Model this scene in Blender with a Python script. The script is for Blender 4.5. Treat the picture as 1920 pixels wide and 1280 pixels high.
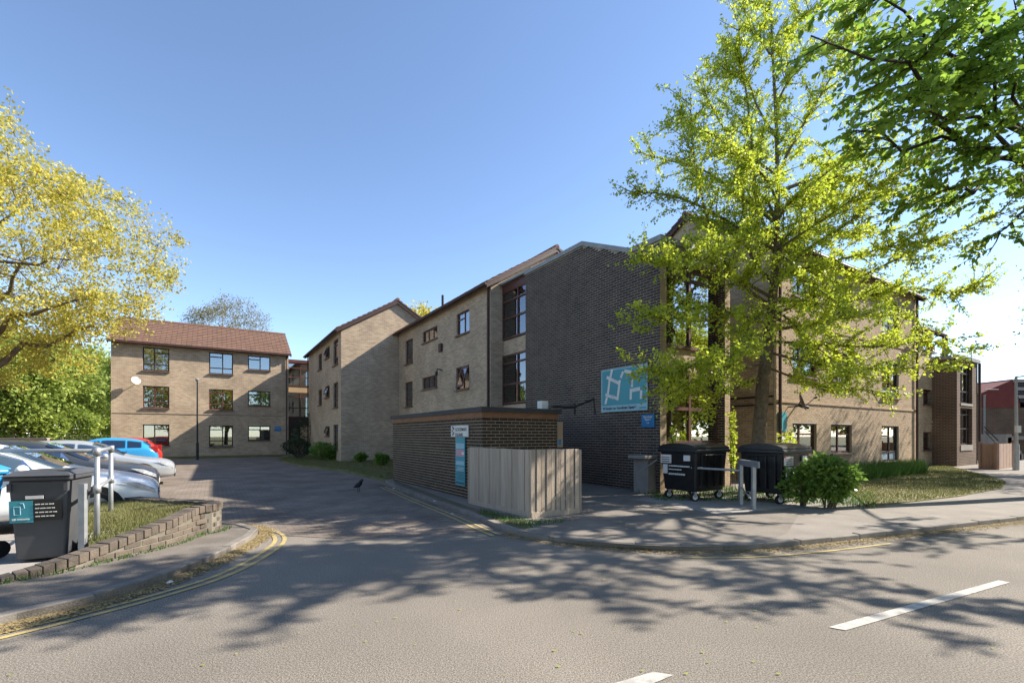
import bpy, bmesh, math, random
import numpy as np
from mathutils import Vector, Matrix
random.seed(7); rng = np.random.default_rng(7)
for o in list(bpy.data.objects): bpy.data.objects.remove(o)
scene = bpy.context.scene
COL = scene.collection
# ---------------------------------------------------------------- camera
F, CX, HZ, EYE = 885.0, 960.0, 815.0, 1.6        # focal length and horizon in photo pixels, eye height in metres
cam = bpy.data.cameras.new('camera'); cam_o = bpy.data.objects.new('camera', cam); COL.objects.link(cam_o)
cam.sensor_width = 36; cam.lens = F/1920*36; cam.shift_y = (HZ-640)/1920
cam.clip_end = 1500; cam.clip_start = .05
cam_o.location = (0, 0, EYE); cam_o.rotation_euler = (math.pi/2, 0, 0); scene.camera = cam_o
# ---------------------------------------------------------------- frame of the buildings: u along b, v along a
TH = math.radians(32.3)
B = Vector((math.cos(TH), math.sin(TH), 0)); A = Vector((-math.sin(TH), math.cos(TH), 0)); Z = Vector((0, 0, 1))
def W(u, v, z=0): return B*u + A*v + Z*z
# ---------------------------------------------------------------- light
SUN_UV = (1.0, -.32, .78)                         # towards the sun in (u, v, z)
S = (B*SUN_UV[0] + A*SUN_UV[1] + Z*SUN_UV[2]).normalized()
world = bpy.data.worlds.new('World'); scene.world = world; world.use_nodes = True
wn = world.node_tree; bg = wn.nodes['Background']; sky = wn.nodes.new('ShaderNodeTexSky')
sky.sky_type = 'NISHITA'; sky.sun_disc = False; sky.sun_elevation = math.asin(S.z); sky.sun_rotation = math.atan2(S.x, S.y)
sky.air_density = .75; sky.dust_density = .1; sky.ozone_density = 1.5
wn.links.new(sky.outputs[0], bg.inputs[0]); bg.inputs[1].default_value = .12
sl = bpy.data.lights.new('sun', 'SUN'); sl.energy = 4.7; sl.angle = math.radians(.53); sl.color = (1, .93, .82)
so = bpy.data.objects.new('sun', sl); COL.objects.link(so); so.rotation_euler = S.to_track_quat('Z', 'Y').to_euler()
scene.view_settings.view_transform = 'Standard'; scene.view_settings.look = 'None'
scene.view_settings.exposure = 1.34; scene.view_settings.gamma = 1
scene.render.resolution_x = 1024; scene.render.resolution_y = 682
# ---------------------------------------------------------------- pixels to places
def P(x, y, z=0):                                 # where the photo's pixel meets the level z
    t = F*(EYE-z)/(y-HZ); return Vector(((x-CX)/F*t, t, z))
def on_u(u, x, y=None):                           # wall u = const: v (and z) seen at a pixel
    k = (x-CX)/F; t = u/(k*B.x+B.y); v = t*(k*A.x+A.y)
    return v if y is None else (v, EYE+(HZ-y)/F*t)
def on_v(v, x, y=None):
    k = (x-CX)/F; t = v/(k*A.x+A.y); u = t*(k*B.x+B.y)
    return u if y is None else (u, EYE+(HZ-y)/F*t)
def at(x, y, t): return Vector(((x-CX)/F*t, t, EYE+(HZ-y)/F*t))
# ---------------------------------------------------------------- materials
def nd(nt, t, **k):
    n = nt.nodes.new(t)
    for a, b in k.items(): setattr(n, a, b)
    return n
def mat(name, c1, c2=None, rough=.8, scale=3, metal=0, bump=0, bscale=60, spec=.4, transl=0, island=0, detail=6, grain=0, speck=0):
    m = bpy.data.materials.new(name); m.use_nodes = True; nt = m.node_tree; p = nt.nodes['Principled BSDF']
    p.inputs['Roughness'].default_value = rough; p.inputs['Metallic'].default_value = metal
    p.inputs['Specular IOR Level'].default_value = spec
    c2 = c2 or tuple(x*.8 for x in c1)
    geo = nd(nt, 'ShaderNodeNewGeometry')
    no = nd(nt, 'ShaderNodeTexNoise'); no.inputs['Scale'].default_value = scale; no.inputs['Detail'].default_value = detail
    vec = geo.outputs['Position']
    if grain:
        vm = nd(nt, 'ShaderNodeVectorMath', operation='MULTIPLY'); nt.links.new(vec, vm.inputs[0]); vm.inputs[1].default_value = (grain, grain, .5); vec = vm.outputs[0]
    nt.links.new(vec, no.inputs['Vector'])
    mr = nd(nt, 'ShaderNodeMapRange'); mr.inputs[1].default_value = .3; mr.inputs[2].default_value = .7
    nt.links.new(no.outputs['Fac'], mr.inputs[0]); fac = mr.outputs[0]
    if island:
        oi = nd(nt, 'ShaderNodeObjectInfo')
        ad = nd(nt, 'ShaderNodeMath', operation='ADD'); nt.links.new(geo.outputs['Random Per Island'], ad.inputs[0]); nt.links.new(oi.outputs['Random'], ad.inputs[1])
        fr = nd(nt, 'ShaderNodeMath', operation='FRACT'); nt.links.new(ad.outputs[0], fr.inputs[0])
        mx = nd(nt, 'ShaderNodeMix'); mx.inputs[0].default_value = island
        nt.links.new(fac, mx.inputs[2]); nt.links.new(fr.outputs[0], mx.inputs[3]); fac = mx.outputs[0]
    mix = nd(nt, 'ShaderNodeMix', data_type='RGBA'); mix.inputs[6].default_value = (*c1, 1); mix.inputs[7].default_value = (*c2, 1)
    nt.links.new(fac, mix.inputs[0]); nt.links.new(mix.outputs[2], p.inputs['Base Color'])
    if speck:
        sn = nd(nt, 'ShaderNodeTexNoise'); sn.inputs['Scale'].default_value = 85; sn.inputs['Detail'].default_value = 3; nt.links.new(geo.outputs['Position'], sn.inputs['Vector'])
        sm_ = nd(nt, 'ShaderNodeMapRange'); sm_.inputs[1].default_value = .32; sm_.inputs[2].default_value = .68; sm_.inputs[3].default_value = 1-speck; sm_.inputs[4].default_value = 1+speck; nt.links.new(sn.outputs['Fac'], sm_.inputs[0])
        mu = nd(nt, 'ShaderNodeMix', data_type='RGBA', blend_type='MULTIPLY'); mu.inputs[0].default_value = 1; nt.links.new(mix.outputs[2], mu.inputs[6]); nt.links.new(sm_.outputs[0], mu.inputs[7]); nt.links.new(mu.outputs[2], p.inputs['Base Color'])
    if bump:
        n2 = nd(nt, 'ShaderNodeTexNoise'); n2.inputs['Scale'].default_value = bscale; n2.inputs['Detail'].default_value = 4
        nt.links.new(geo.outputs['Position'], n2.inputs['Vector'])
        bp = nd(nt, 'ShaderNodeBump'); bp.inputs['Strength'].default_value = bump; bp.inputs['Distance'].default_value = .02
        nt.links.new(n2.outputs['Fac'], bp.inputs['Height']); nt.links.new(bp.outputs[0], p.inputs['Normal'])
    if transl:
        tr = nd(nt, 'ShaderNodeBsdfTranslucent'); nt.links.new(mix.outputs[2], tr.inputs['Color'])
        ms = nd(nt, 'ShaderNodeMixShader'); ms.inputs[0].default_value = transl
        nt.links.new(p.outputs[0], ms.inputs[1]); nt.links.new(tr.outputs[0], ms.inputs[2])
        nt.links.new(ms.outputs[0], nt.nodes['Material Output'].inputs[0])
    return m
def brick_mat(name, c1, c2, mortar, bw=.225, rh=.075, ms=.011, flat=False, dirt=.35):
    m = bpy.data.materials.new(name); m.use_nodes = True; nt = m.node_tree; p = nt.nodes['Principled BSDF']
    p.inputs['Roughness'].default_value = .88; p.inputs['Specular IOR Level'].default_value = .25
    geo = nd(nt, 'ShaderNodeNewGeometry')
    def dot(vec, sock):
        d = nd(nt, 'ShaderNodeVectorMath', operation='DOT_PRODUCT'); nt.links.new(sock, d.inputs[0]); d.inputs[1].default_value = vec; return d.outputs['Value']
    u = dot(B, geo.outputs['Position']); v = dot(A, geo.outputs['Position']); z = dot(Z, geo.outputs['Position'])
    if flat: sx, sy = u, v
    else:
        ab = nd(nt, 'ShaderNodeMath', operation='ABSOLUTE'); nt.links.new(dot(B, geo.outputs['True Normal']), ab.inputs[0])
        gt = nd(nt, 'ShaderNodeMath', operation='GREATER_THAN'); nt.links.new(ab.outputs[0], gt.inputs[0]); gt.inputs[1].default_value = .6
        mx = nd(nt, 'ShaderNodeMix'); nt.links.new(gt.outputs[0], mx.inputs[0]); nt.links.new(u, mx.inputs[2]); nt.links.new(v, mx.inputs[3]); sx, sy = mx.outputs[0], z
    cb = nd(nt, 'ShaderNodeCombineXYZ'); nt.links.new(sx, cb.inputs[0]); nt.links.new(sy, cb.inputs[1])
    br = nd(nt, 'ShaderNodeTexBrick'); nt.links.new(cb.outputs[0], br.inputs['Vector'])
    for k, val in (('Color1', (*c1, 1)), ('Color2', (*c2, 1)), ('Mortar', (*mortar, 1)), ('Scale', 1), ('Mortar Size', ms), ('Mortar Smooth', .3), ('Brick Width', bw), ('Row Height', rh), ('Bias', 0)): br.inputs[k].default_value = val
    no = nd(nt, 'ShaderNodeTexNoise'); no.inputs['Scale'].default_value = .9; no.inputs['Detail'].default_value = 8; nt.links.new(geo.outputs['Position'], no.inputs['Vector'])
    mr = nd(nt, 'ShaderNodeMapRange'); mr.inputs[1].default_value = .3; mr.inputs[2].default_value = .75; mr.inputs[3].default_value = 1.12; mr.inputs[4].default_value = 1-dirt
    nt.links.new(no.outputs['Fac'], mr.inputs[0])
    mu = nd(nt, 'ShaderNodeMix', data_type='RGBA', blend_type='MULTIPLY'); mu.inputs[0].default_value = 1
    nt.links.new(br.outputs['Color'], mu.inputs[6]); nt.links.new(mr.outputs[0], mu.inputs[7]); nt.links.new(mu.outputs[2], p.inputs['Base Color'])
    bp = nd(nt, 'ShaderNodeBump'); bp.inputs['Strength'].default_value = .6; bp.inputs['Distance'].default_value = .01; bp.invert = True
    nt.links.new(br.outputs['Fac'], bp.inputs['Height']); nt.links.new(bp.outputs[0], p.inputs['Normal'])
    return m
def glass_mat(name, refl=.3, tint=(.55, .6, .6)):
    m = bpy.data.materials.new(name); m.use_nodes = True; nt = m.node_tree; out = nt.nodes['Material Output']
    nt.nodes.remove(nt.nodes['Principled BSDF'])
    t = nd(nt, 'ShaderNodeBsdfTransparent'); t.inputs[0].default_value = (*tint, 1)
    g = nd(nt, 'ShaderNodeBsdfGlossy'); g.inputs['Roughness'].default_value = .015; g.inputs['Color'].default_value = (.95, .97, 1, 1)
    lw = nd(nt, 'ShaderNodeFresnel'); lw.inputs['IOR'].default_value = 1.6
    ad = nd(nt, 'ShaderNodeMath', operation='ADD', use_clamp=True); nt.links.new(lw.outputs[0], ad.inputs[0]); ad.inputs[1].default_value = refl
    ms = nd(nt, 'ShaderNodeMixShader'); nt.links.new(ad.outputs[0], ms.inputs[0]); nt.links.new(t.outputs[0], ms.inputs[1]); nt.links.new(g.outputs[0], ms.inputs[2])
    nt.links.new(ms.outputs[0], out.inputs[0]); return m
M = dict(
 footway_mid=mat('stained_footway', (.168,.147,.124), (.235,.206,.175), .92, 1.8, bump=.5, bscale=100, spec=.2, detail=10, speck=.28),
 footway_old=mat('worn_footway', (.14,.12,.10), (.20,.175,.148), .92, 2.2, bump=.5, bscale=100, spec=.2, detail=10, speck=.3),
 asphalt=mat('asphalt', (.172,.150,.124), (.245,.214,.177), .9, .45, bump=.5, bscale=140, spec=.25, detail=10, speck=.55),
 footway=mat('footway_asphalt', (.195,.172,.148), (.265,.235,.203), .9, 1.6, bump=.4, bscale=110, spec=.25, detail=10, speck=.22),
 paving=brick_mat('block_paving', (.255,.205,.162), (.185,.15,.122), (.105,.09,.075), .21, .105, .006, True, .45),
 kerb=mat('kerb_concrete', (.25,.22,.19), (.14,.125,.105), .9, 5, bump=.3, island=.4),
 concrete=mat('concrete', (.33,.30,.27), (.24,.22,.2), .9, 3, bump=.3),
 soil=mat('dry_soil', (.16,.125,.08), (.10,.09,.045), .95, 4, bump=.6, bscale=50),
 turf=mat('turf', (.10,.11,.03), (.20,.165,.075), .95, 1.4, bump=.6, bscale=40),
 grass=mat('grass_blades', (.085,.125,.025), (.22,.19,.075), .7, .9, transl=.3, island=.45),
 lush=mat('lush_blades', (.05,.12,.02), (.10,.19,.035), .6, 2, transl=.35, island=.5),
 litter=mat('leaf_litter', (.42,.32,.15), (.24,.18,.09), .9, 9, island=.7, transl=.2),
 yellow=mat('yellow_line_paint', (.50,.37,.12), (.30,.25,.14), .85, 9, bump=.2),
 white=mat('white_road_paint', (.50,.475,.43), (.30,.28,.25), .85, 11, bump=.2),
 tan=brick_mat('tan_brick', (.49,.36,.238), (.32,.225,.147), (.50,.435,.345), dirt=.2),
 tan_or_sunlit_b=mat('tan_or_sunlit_brick_piece', (.47,.345,.23), (.33,.235,.15), .9, 6, bump=.25, island=.7, spec=.2),
 tan_m=mat('tan_mortar', (.46,.40,.32), (.36,.31,.24), .95, 3, spec=.2),
 dark_b=mat('dark_brick_piece', (.095,.066,.052), (.024,.02,.023), .75, .8, bump=.3, island=.55, spec=.3),
 dark_m=mat('dark_wall_mortar', (.42,.36,.28), (.28,.24,.19), .95, 2.5, spec=.2),
 store_b=mat('brown_brick_piece', (.075,.044,.03), (.03,.021,.017), .8, 6, bump=.25, island=.7, spec=.3),
 store_m=mat('store_mortar', (.45,.37,.25), (.33,.27,.18), .95, 3, spec=.2),
 low_b=mat('weathered_brick', (.17,.135,.105), (.07,.06,.05), .92, 8, bump=.5, island=.5, spec=.2),
 low_m=mat('weathered_mortar', (.22,.195,.16), (.12,.11,.085), .95, 5, spec=.2),
 tile=mat('roof_tile', (.215,.125,.088), (.135,.082,.062), .9, 5, bump=.4, bscale=30, island=.35, spec=.2),
 fascia=mat('brown_fascia', (.075,.035,.028), (.05,.025,.02), .6, 4),
 red_frame=mat('red_brown_frame', (.12,.045,.034), (.08,.03,.025), .45, 4),
 dk_frame=mat('dark_brown_frame', (.045,.024,.02), (.03,.017,.015), .5, 4),
 sill=mat('sill', (.20,.13,.11), (.12,.075,.06), .55, 4),
 pane_t=glass_mat('tower_glass', .42),
 pane=glass_mat('window_glass', .22), pane_d=glass_mat('window_glass_plain', .14, (.6,.62,.6)), car_glass=glass_mat('car_glass', .16, (.25,.3,.3)),
 curtain=mat('net_curtain', (.62,.60,.56), (.5,.49,.46), .9, 5), panel=mat('tan_panel', (.42,.30,.17), (.34,.24,.14), .7, 2),
 blue_panel=mat('grey_blue_panel', (.30,.36,.42), (.24,.30,.36), .5, 2), dark=mat('dark_interior', (.03,.028,.026), None, .9), 
 coping=mat('lead_coping', (.30,.31,.31), (.22,.225,.22), .6, 3, spec=.4), felt=mat('dark_roof_edge', (.05,.05,.052), None, .7, 4),
 wood=mat('raw_fascia_board', (.27,.13,.06), (.19,.09,.045), .75, 4),
 fence=mat('weathered_timber', (.52,.42,.325), (.29,.235,.185), .88, 3, bump=.3, bscale=25, island=.45, spec=.2, grain=9),
 black=mat('black_plastic', (.012,.012,.013), (.02,.02,.021), .38, 6), gmetal=mat('galvanised_steel', (.40,.41,.42), (.30,.31,.32), .48, 9, metal=.55),
 bmetal=mat('black_metal', (.02,.02,.02), None, .5), rubber=mat('rubber', (.018,.018,.018), None, .8), 
 bin_grey=mat('grey_bin_plastic', (.075,.077,.083), (.055,.057,.062), .5, 3), label_w=mat('white_label', (.72,.70,.66), None, .5), label_k=mat('black_label', (.02,.02,.02), None, .4),
 teal=mat('teal_print', (.05,.30,.36), (.045,.26,.32), .45, 1), aqua=mat('pale_print', (.30,.52,.60), None, .5), blue=mat('blue_print', (.03,.19,.42), None, .45), pink=mat('pink_print', (.55,.30,.34), None, .5),
 bark=mat('bark', (.20,.155,.105), (.11,.085,.06), .95, 12, bump=.8, bscale=30, spec=.15), bark_d=mat('dark_bark', (.06,.048,.036), (.035,.028,.022), .95, 9, bump=.5, spec=.15), bark_p=mat('pale_bark', (.30,.26,.2), (.18,.15,.11), .95, 6, spec=.2),
 ginkgo=mat('ginkgo_leaf', (.60,.64,.06), (.36,.47,.04), .5, 1.5, transl=.55, island=.6), 
 oak=mat('young_oak_leaf', (.62,.51,.085), (.40,.39,.06), .6, .7, transl=.45, island=.5),
 green=mat('green_leaf', (.32,.45,.06), (.18,.31,.04), .45, .8, transl=.6, island=.5), wood_leaf=mat('woodland_leaf', (.36,.41,.08), (.19,.27,.05), .6, .35, transl=.42, island=.45),
 birch=mat('sparse_leaf', (.22,.20,.09), (.16,.15,.06), .7, 1, transl=.3, island=.5), shrub=mat('shrub_leaf', (.24,.36,.07), (.09,.18,.03), .35, 3, transl=.35, island=.6), ever=mat('evergreen_leaf', (.03,.055,.018), (.018,.035,.012), .5, 3, transl=.2, island=.5), hedge=mat('hedge_leaf', (.13,.15,.03), (.06,.085,.02), .6, 2, transl=.3, island=.5),
 red_tile=mat('red_hung_tile', (.20,.045,.035), (.15,.035,.03), .8, 3), slat=mat('pale_roof_slat', (.42,.37,.33), None, .7), store_tex=brick_mat('brown_brick', (.14,.085,.06), (.09,.06,.045), (.26,.21,.16)), fence_p=mat('tan_fence_panel', (.34,.23,.18), (.28,.19,.15), .85, 4),
 redbrick=brick_mat('pink_red_brick', (.42,.22,.15), (.34,.18,.12), (.40,.32,.26)),
 head=mat('headlamp', (.62,.64,.66), (.35,.36,.38), .1, 14, metal=.2), tail=mat('tail_lamp', (.35,.015,.012), None, .2), chrome=mat('chrome', (.6,.6,.62), None, .15, metal=1), feather=mat('feather', (.03,.03,.035), None, .7))
for nme, c, r in (('paint_white',(.85,.85,.84),.22),('paint_dark',(.035,.04,.05),.2),('paint_silver',(.50,.52,.54),.25),('paint_blue',(.03,.25,.50),.25),('paint_red',(.45,.03,.02),.25)):
    M[nme] = mat(nme, c, tuple(x*.97 for x in c), r, 1, spec=.6, metal=.5 if 'silver' in nme else 0)
# ---------------------------------------------------------------- mesh helpers
ORG = {}
class MB:
    def __init__(s): s.v = []; s.f = []
    def poly(s, pts): n = len(s.v); s.v += [tuple(p) for p in pts]; s.f.append(tuple(range(n, n+len(pts))))
    def prism(s, pts, h):                         # outline (counter-clockwise seen from the tip of h), pushed along h
        n = len(s.v); k = len(pts); h = Vector(h)
        s.v += [tuple(p) for p in pts] + [tuple(Vector(p)+h) for p in pts]
        s.f.append(tuple(range(n+k-1, n-1, -1))); s.f.append(tuple(range(n+k, n+2*k)))
        for i in range(k): j = (i+1) % k; s.f.append((n+i, n+j, n+k+j, n+k+i))
    def box(s, o, x, y, z):                       # corner o and three edge vectors
        o, x, y, z = map(Vector, (o, x, y, z)); s.prism([o, o+x, o+x+y, o+y], z) if x.cross(y).dot(z) > 0 else s.prism([o, o+y, o+x+y, o+x], z)
    def bx(s, u0, u1, v0, v1, z0, z1): s.box(W(u0, v0, z0), B*(u1-u0), A*(v1-v0), Z*(z1-z0))
    def tube(s, pts, rad, n=8, cap=True):
        pts = [Vector(p) for p in pts]; rad = rad if hasattr(rad, '__len__') else [rad]*len(pts)
        base = len(s.v); prev = None
        for i, p in enumerate(pts):
            d = (pts[min(i+1, len(pts)-1)]-pts[max(i-1, 0)]).normalized()
            a = (prev - d*prev.dot(d)) if prev else d.orthogonal()
            a = a.normalized() if a.length > 1e-6 else d.orthogonal().normalized(); prev = a; b = d.cross(a)
            for k in range(n):
                an = 2*math.pi*k/n; s.v.append(tuple(p + (a*math.cos(an)+b*math.sin(an))*rad[i]))
        for i in range(len(pts)-1):
            for k in range(n):
                q = base+i*n; s.f.append((q+k, q+(k+1) % n, q+n+(k+1) % n, q+n+k))
        if cap:
            s.f.append(tuple(range(base+n-1, base-1, -1))); q = base+(len(pts)-1)*n; s.f.append(tuple(range(q, q+n)))
    def build(s, name, m, parent=None, smooth=False, bevel=0, kind=None):
        me = bpy.data.meshes.new(name); org = ORG.get(parent.name, Vector()) if parent else Vector()
        me.from_pydata([tuple(Vector(p)-org) for p in s.v], [], s.f); me.materials.append(M[m] if isinstance(m, str) else m)
        return link(name, me, parent, smooth, bevel, kind)
def link(name, me, parent=None, smooth=False, bevel=0, kind=None):
    o = bpy.data.objects.new(name, me); COL.objects.link(o)
    if parent: o.parent = parent; ORG[o.name] = ORG.get(parent.name, Vector())
    if smooth:
        for p in me.polygons: p.use_smooth = True
    if bevel:
        b = o.modifiers.new('bevel', 'BEVEL'); b.width = bevel; b.segments = 2; b.limit_method = 'ANGLE'
    if kind: o['kind'] = kind
    return o
def root(name, loc, label, cat, group=None):
    o = bpy.data.objects.new(name, None); COL.objects.link(o); o.location = loc; ORG[o.name] = Vector(loc); o['label'] = label; o['category'] = cat
    o.empty_display_size = .2
    if group: o['group'] = group
    return o
def tag(o, label, cat, group=None):
    o['label'] = label; o['category'] = cat
    if group: o['group'] = group
    return o
def struct(o): o['kind'] = 'structure'; return o
def quads_np(name, verts, m, parent=None, n=4, kind=None):   # verts (N, n, 3)
    N = len(verts); me = bpy.data.meshes.new(name); org = np.array(ORG.get(parent.name, Vector()) if parent else (0, 0, 0))
    me.vertices.add(N*n); me.vertices.foreach_set('co', (verts.reshape(-1, 3)-org).astype(np.float32).ravel())
    me.loops.add(N*n); me.loops.foreach_set('vertex_index', np.arange(N*n, dtype=np.int32))
    me.polygons.add(N); me.polygons.foreach_set('loop_start', np.arange(0, N*n, n, dtype=np.int32)); me.polygons.foreach_set('loop_total', np.full(N, n, dtype=np.int32))
    me.update(calc_edges=True); me.materials.append(M[m]); return link(name, me, parent, kind=kind)
def text(body, size, o, x, n, m, parent, name='lettering', align='LEFT', bold=0):
    c = bpy.data.curves.new(name, 'FONT'); c.body = body; c.size = size; c.align_x = align; c.offset = bold; c.extrude = .0015
    t = bpy.data.objects.new(name, c); COL.objects.link(t); bpy.context.view_layer.update()
    me = bpy.data.meshes.new_from_object(t.evaluated_get(bpy.context.evaluated_depsgraph_get())); bpy.data.objects.remove(t)
    x = x.normalized(); n = n.normalized(); up = n.cross(x); org = ORG.get(parent.name, Vector())
    me.transform(Matrix(((x.x, up.x, n.x, o.x-org.x), (x.y, up.y, n.y, o.y-org.y), (x.z, up.z, n.z, o.z-org.z), (0, 0, 0, 1))))
    me.materials.clear(); me.materials.append(M[m]); return link(name, me, parent)
# ---------------------------------------------------------------- walls
class Wall:                                       # s runs along d, n points out of the building
    def __init__(s, o, d, n): s.o, s.d, s.n = Vector(o), d, n
    def p(s, a, z, out=0): return s.o + s.d*a + Z*z + s.n*out
    def box(s, mb, a0, a1, z0, z1, o0, o1): mb.box(s.p(a0, z0, o0), s.d*(a1-a0), s.n*(o1-o0), Z*(z1-z0))
def wall_u(u): return Wall(B*u, A, -B)            # faces -u, s = v
def wall_v(v): return Wall(A*v, B, -A)            # faces -v, s = u
def prof_at(prof, a):
    return float(np.interp(a, [p[0] for p in prof], [p[1] for p in prof]))
def wall_face(w, mb, s0, s1, z0, prof, holes, out=0, rev=.13):
    cuts = sorted({s0, s1, *[p[0] for p in prof if s0 < p[0] < s1], *[h[i] for h in holes for i in (0, 1) if s0 < h[i] < s1]})
    for a, b in zip(cuts[:-1], cuts[1:]):
        hs = sorted([h for h in holes if h[0] < (a+b)/2 < h[1]], key=lambda h: h[2]); z = z0
        for h in hs:
            if h[2] > z: mb.poly([w.p(a, z, out), w.p(b, z, out), w.p(b, h[2], out), w.p(a, h[2], out)])
            z = h[3]
        mb.poly([w.p(a, z, out), w.p(b, z, out), w.p(b, prof_at(prof, b), out), w.p(a, prof_at(prof, a), out)])
    for a, b, z, y in [h[:4] for h in holes]:
        for q in (((a, z), (b, z)), ((b, z), (b, y)), ((b, y), (a, y)), ((a, y), (a, z))):
            mb.poly([w.p(*q[0], out), w.p(*q[1], out), w.p(*q[1], out-rev), w.p(*q[0], out-rev)])
def bricks(w, s0, s1, z0, prof, holes, m, parent, proud=.0035, ref=None, ind=300, shift=0):
    """every brick of a wall in stretcher bond; the `ind` nearest ones as objects of their own, the rest joined"""
    L, H, J = .213, .061, .012; items = []
    ztop = max(p[1] for p in prof)
    for k in range(int((ztop-z0)/.075)+1):
        z = z0+.075*k+.005; zm = z+H/2; a = s0 - (.1125 if (k+shift) % 2 else 0)
        while a < s1:
            segs = [(max(a, s0), min(a+L, s1))]
            for h in holes:
                if h[2]-.03 < zm < h[3]+.03:
                    segs = [q for x, y in segs for q in ((x, min(y, h[0])), (max(x, h[1]), y)) if q[1]-q[0] > .03]
            for x, y in segs:
                if y-x > .03 and z+H < prof_at(prof, (x+y)/2): items.append((x, y, z))
            a += .225
    full = [i for i, (x, y, z) in enumerate(items) if abs(y-x-L) < 1e-6]
    cp = Vector((0, 0, EYE)); full.sort(key=lambda i: (w.p(items[i][0], items[i][2])-cp).length); single = set(full[:ind])
    mb = MB(); proto = None; org = ORG.get(parent.name, Vector())
    for i, (x, y, z) in enumerate(items):
        j = proud*random.uniform(.6, 1.25)
        if i in single:
            if proto is None:
                q = MB(); w0 = Wall((0, 0, 0), w.d, w.n); w0.box(q, 0, L, 0, H, -.03, proud)
                proto = bpy.data.meshes.new('brick'); proto.from_pydata(q.v, [], q.f); proto.materials.append(M[m])
            o = bpy.data.objects.new('brick', proto); COL.objects.link(o); o.parent = parent; o.location = w.p(x, z, random.uniform(-.002, .002))-org
        else:
            n = len(mb.v); c = [w.p(x, z, -.03), w.p(y, z, -.03), w.p(y, z+H, -.03), w.p(x, z+H, -.03), w.p(x, z, j), w.p(y, z, j), w.p(y, z+H, j), w.p(x, z+H, j)]
            mb.v += [tuple(p) for p in c]
            mb.f += [(n+4, n+5, n+6, n+7), (n, n+1, n+5, n+4), (n+1, n+2, n+6, n+5), (n+2, n+3, n+7, n+6), (n+3, n, n+4, n+7)]
    if mb.f: mb.build('brickwork', m, parent, kind='stuff')
def window(bld, w, s0, s1, z0, z1, cols, frame='dk_frame', inset=.07, sill=True, glass='pane', curtain=None, panel=None, t=.05, opened=None):
    """cols: list of (fraction at which the light ends, [transom fractions])"""
    mb = MB(); d = .06
    for a, b, c, e in ((s0, s1, z0, z0+t), (s0, s1, z1-t, z1), (s0, s0+t, z0+t, z1-t), (s1-t, s1, z0+t, z1-t)): w.box(mb, a, b, c, e, -inset-d, -inset)
    x0 = s0; panes = []; Wd, Hh = s1-s0, z1-z0
    for i, (fr, trs) in enumerate(cols):
        x1 = s0+Wd*fr
        if i < len(cols)-1: w.box(mb, x1-t/2, x1+t/2, z0+t, z1-t, -inset-d, -inset-.002)
        zz = [z0]+[z0+Hh*q for q in trs]+[z1]
        for k in range(1, len(zz)-1): w.box(mb, x0+t/2, x1-t/2, zz[k]-t/2, zz[k]+t/2, -inset-d, -inset-.004)
        for k in range(len(zz)-1): panes.append((x0+t*.4, x1-t*.4, zz[k]+t*.4, zz[k+1]-t*.4, k))
        x0 = x1
    fo = mb.build('window', frame, bld)
    for a, b, c, e, k in panes:
        q = MB(); w.box(q, a, b, c, e, -inset-.04, -inset-.03); q.build('panel' if panel and k == 0 else 'pane', panel if panel and k == 0 else glass, fo)
    if sill:
        q = MB(); w.box(q, s0-.05, s1+.05, z0-.06, z0-.003, -.1, .10); q.build('sill', 'sill', fo)
    if curtain:
        for a, b in curtain:
            q = MB(); n = max(4, int((b-a)*Wd/.05)); pts = [(s0+Wd*(a+(b-a)*i/n), -inset-.2-.03*math.sin(i*1.9)-.01*math.sin(i*.7)) for i in range(n+1)]
            for (xa, oa), (xb, ob) in zip(pts[:-1], pts[1:]): q.poly([w.p(xa, z0-.05, oa), w.p(xb, z0-.05, ob), w.p(xb, z1+.02, ob), w.p(xa, z1+.02, oa)])
            q.build('curtain', 'curtain', fo, smooth=True)
    if opened:                                    # a top-hung sash swung out
        a, b, c, e = s0+Wd*opened[0], s0+Wd*opened[1], z0+Hh*opened[2], z0+Hh*opened[3]; q = MB(); hh = e-c; ou = hh*.35
        up = (Z*hh-w.n*ou).normalized(); o = w.p(a, c, ou); dd = w.d*(b-a); LL = math.hypot(hh, ou); nn = up.cross(w.d) if up.cross(w.d).dot(w.n) > 0 else w.d.cross(up)
        for (x, y, xx, yy) in ((0, 0, 1, .1), (0, .9, 1, 1), (0, .1, .1, .9), (.9, .1, 1, .9)): q.box(o+dd*x+up*LL*y, dd*(xx-x), up*LL*(yy-y), nn*.04)
        so_ = q.build('open_sash', frame, fo); g = MB(); g.box(o+dd*.1+up*LL*.1+nn*.015, dd*.8, up*LL*.8, nn*.008); g.build('pane', 'pane', so_) if False else g.build('sash_pane', 'pane', fo)
    return fo
def hole(s0, s1, z0, z1): return (min(s0, s1), max(s0, s1), min(z0, z1), max(z0, z1))
def shell(bld, u0, u1, v0, v1, z, m='tan', skip=(), floors=3, sh=2.67, name='wall'):
    """the plain walls and the floor slabs behind the faces the street sees"""
    for k, w, a, b in (('+u', Wall(B*u1, A, B), v0, v1), ('+v', Wall(A*v1, B, A), u0, u1), ('-u', wall_u(u0), v0, v1), ('-v', wall_v(v0), u0, u1)):
        if k in skip: continue
        q = MB(); wall_face(w, q, a, b, 0, [(a, z), (b, z)], []); q.build(name, m, bld)
    q = MB()
    for i in range(1, floors+1): q.bx(u0+.15, u1-.15, v0+.15, v1-.15, i*sh-.25 if i < floors else z-.15, i*sh-.1 if i < floors else z-.02)
    q.build('floor_slab', 'concrete', bld)
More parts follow.
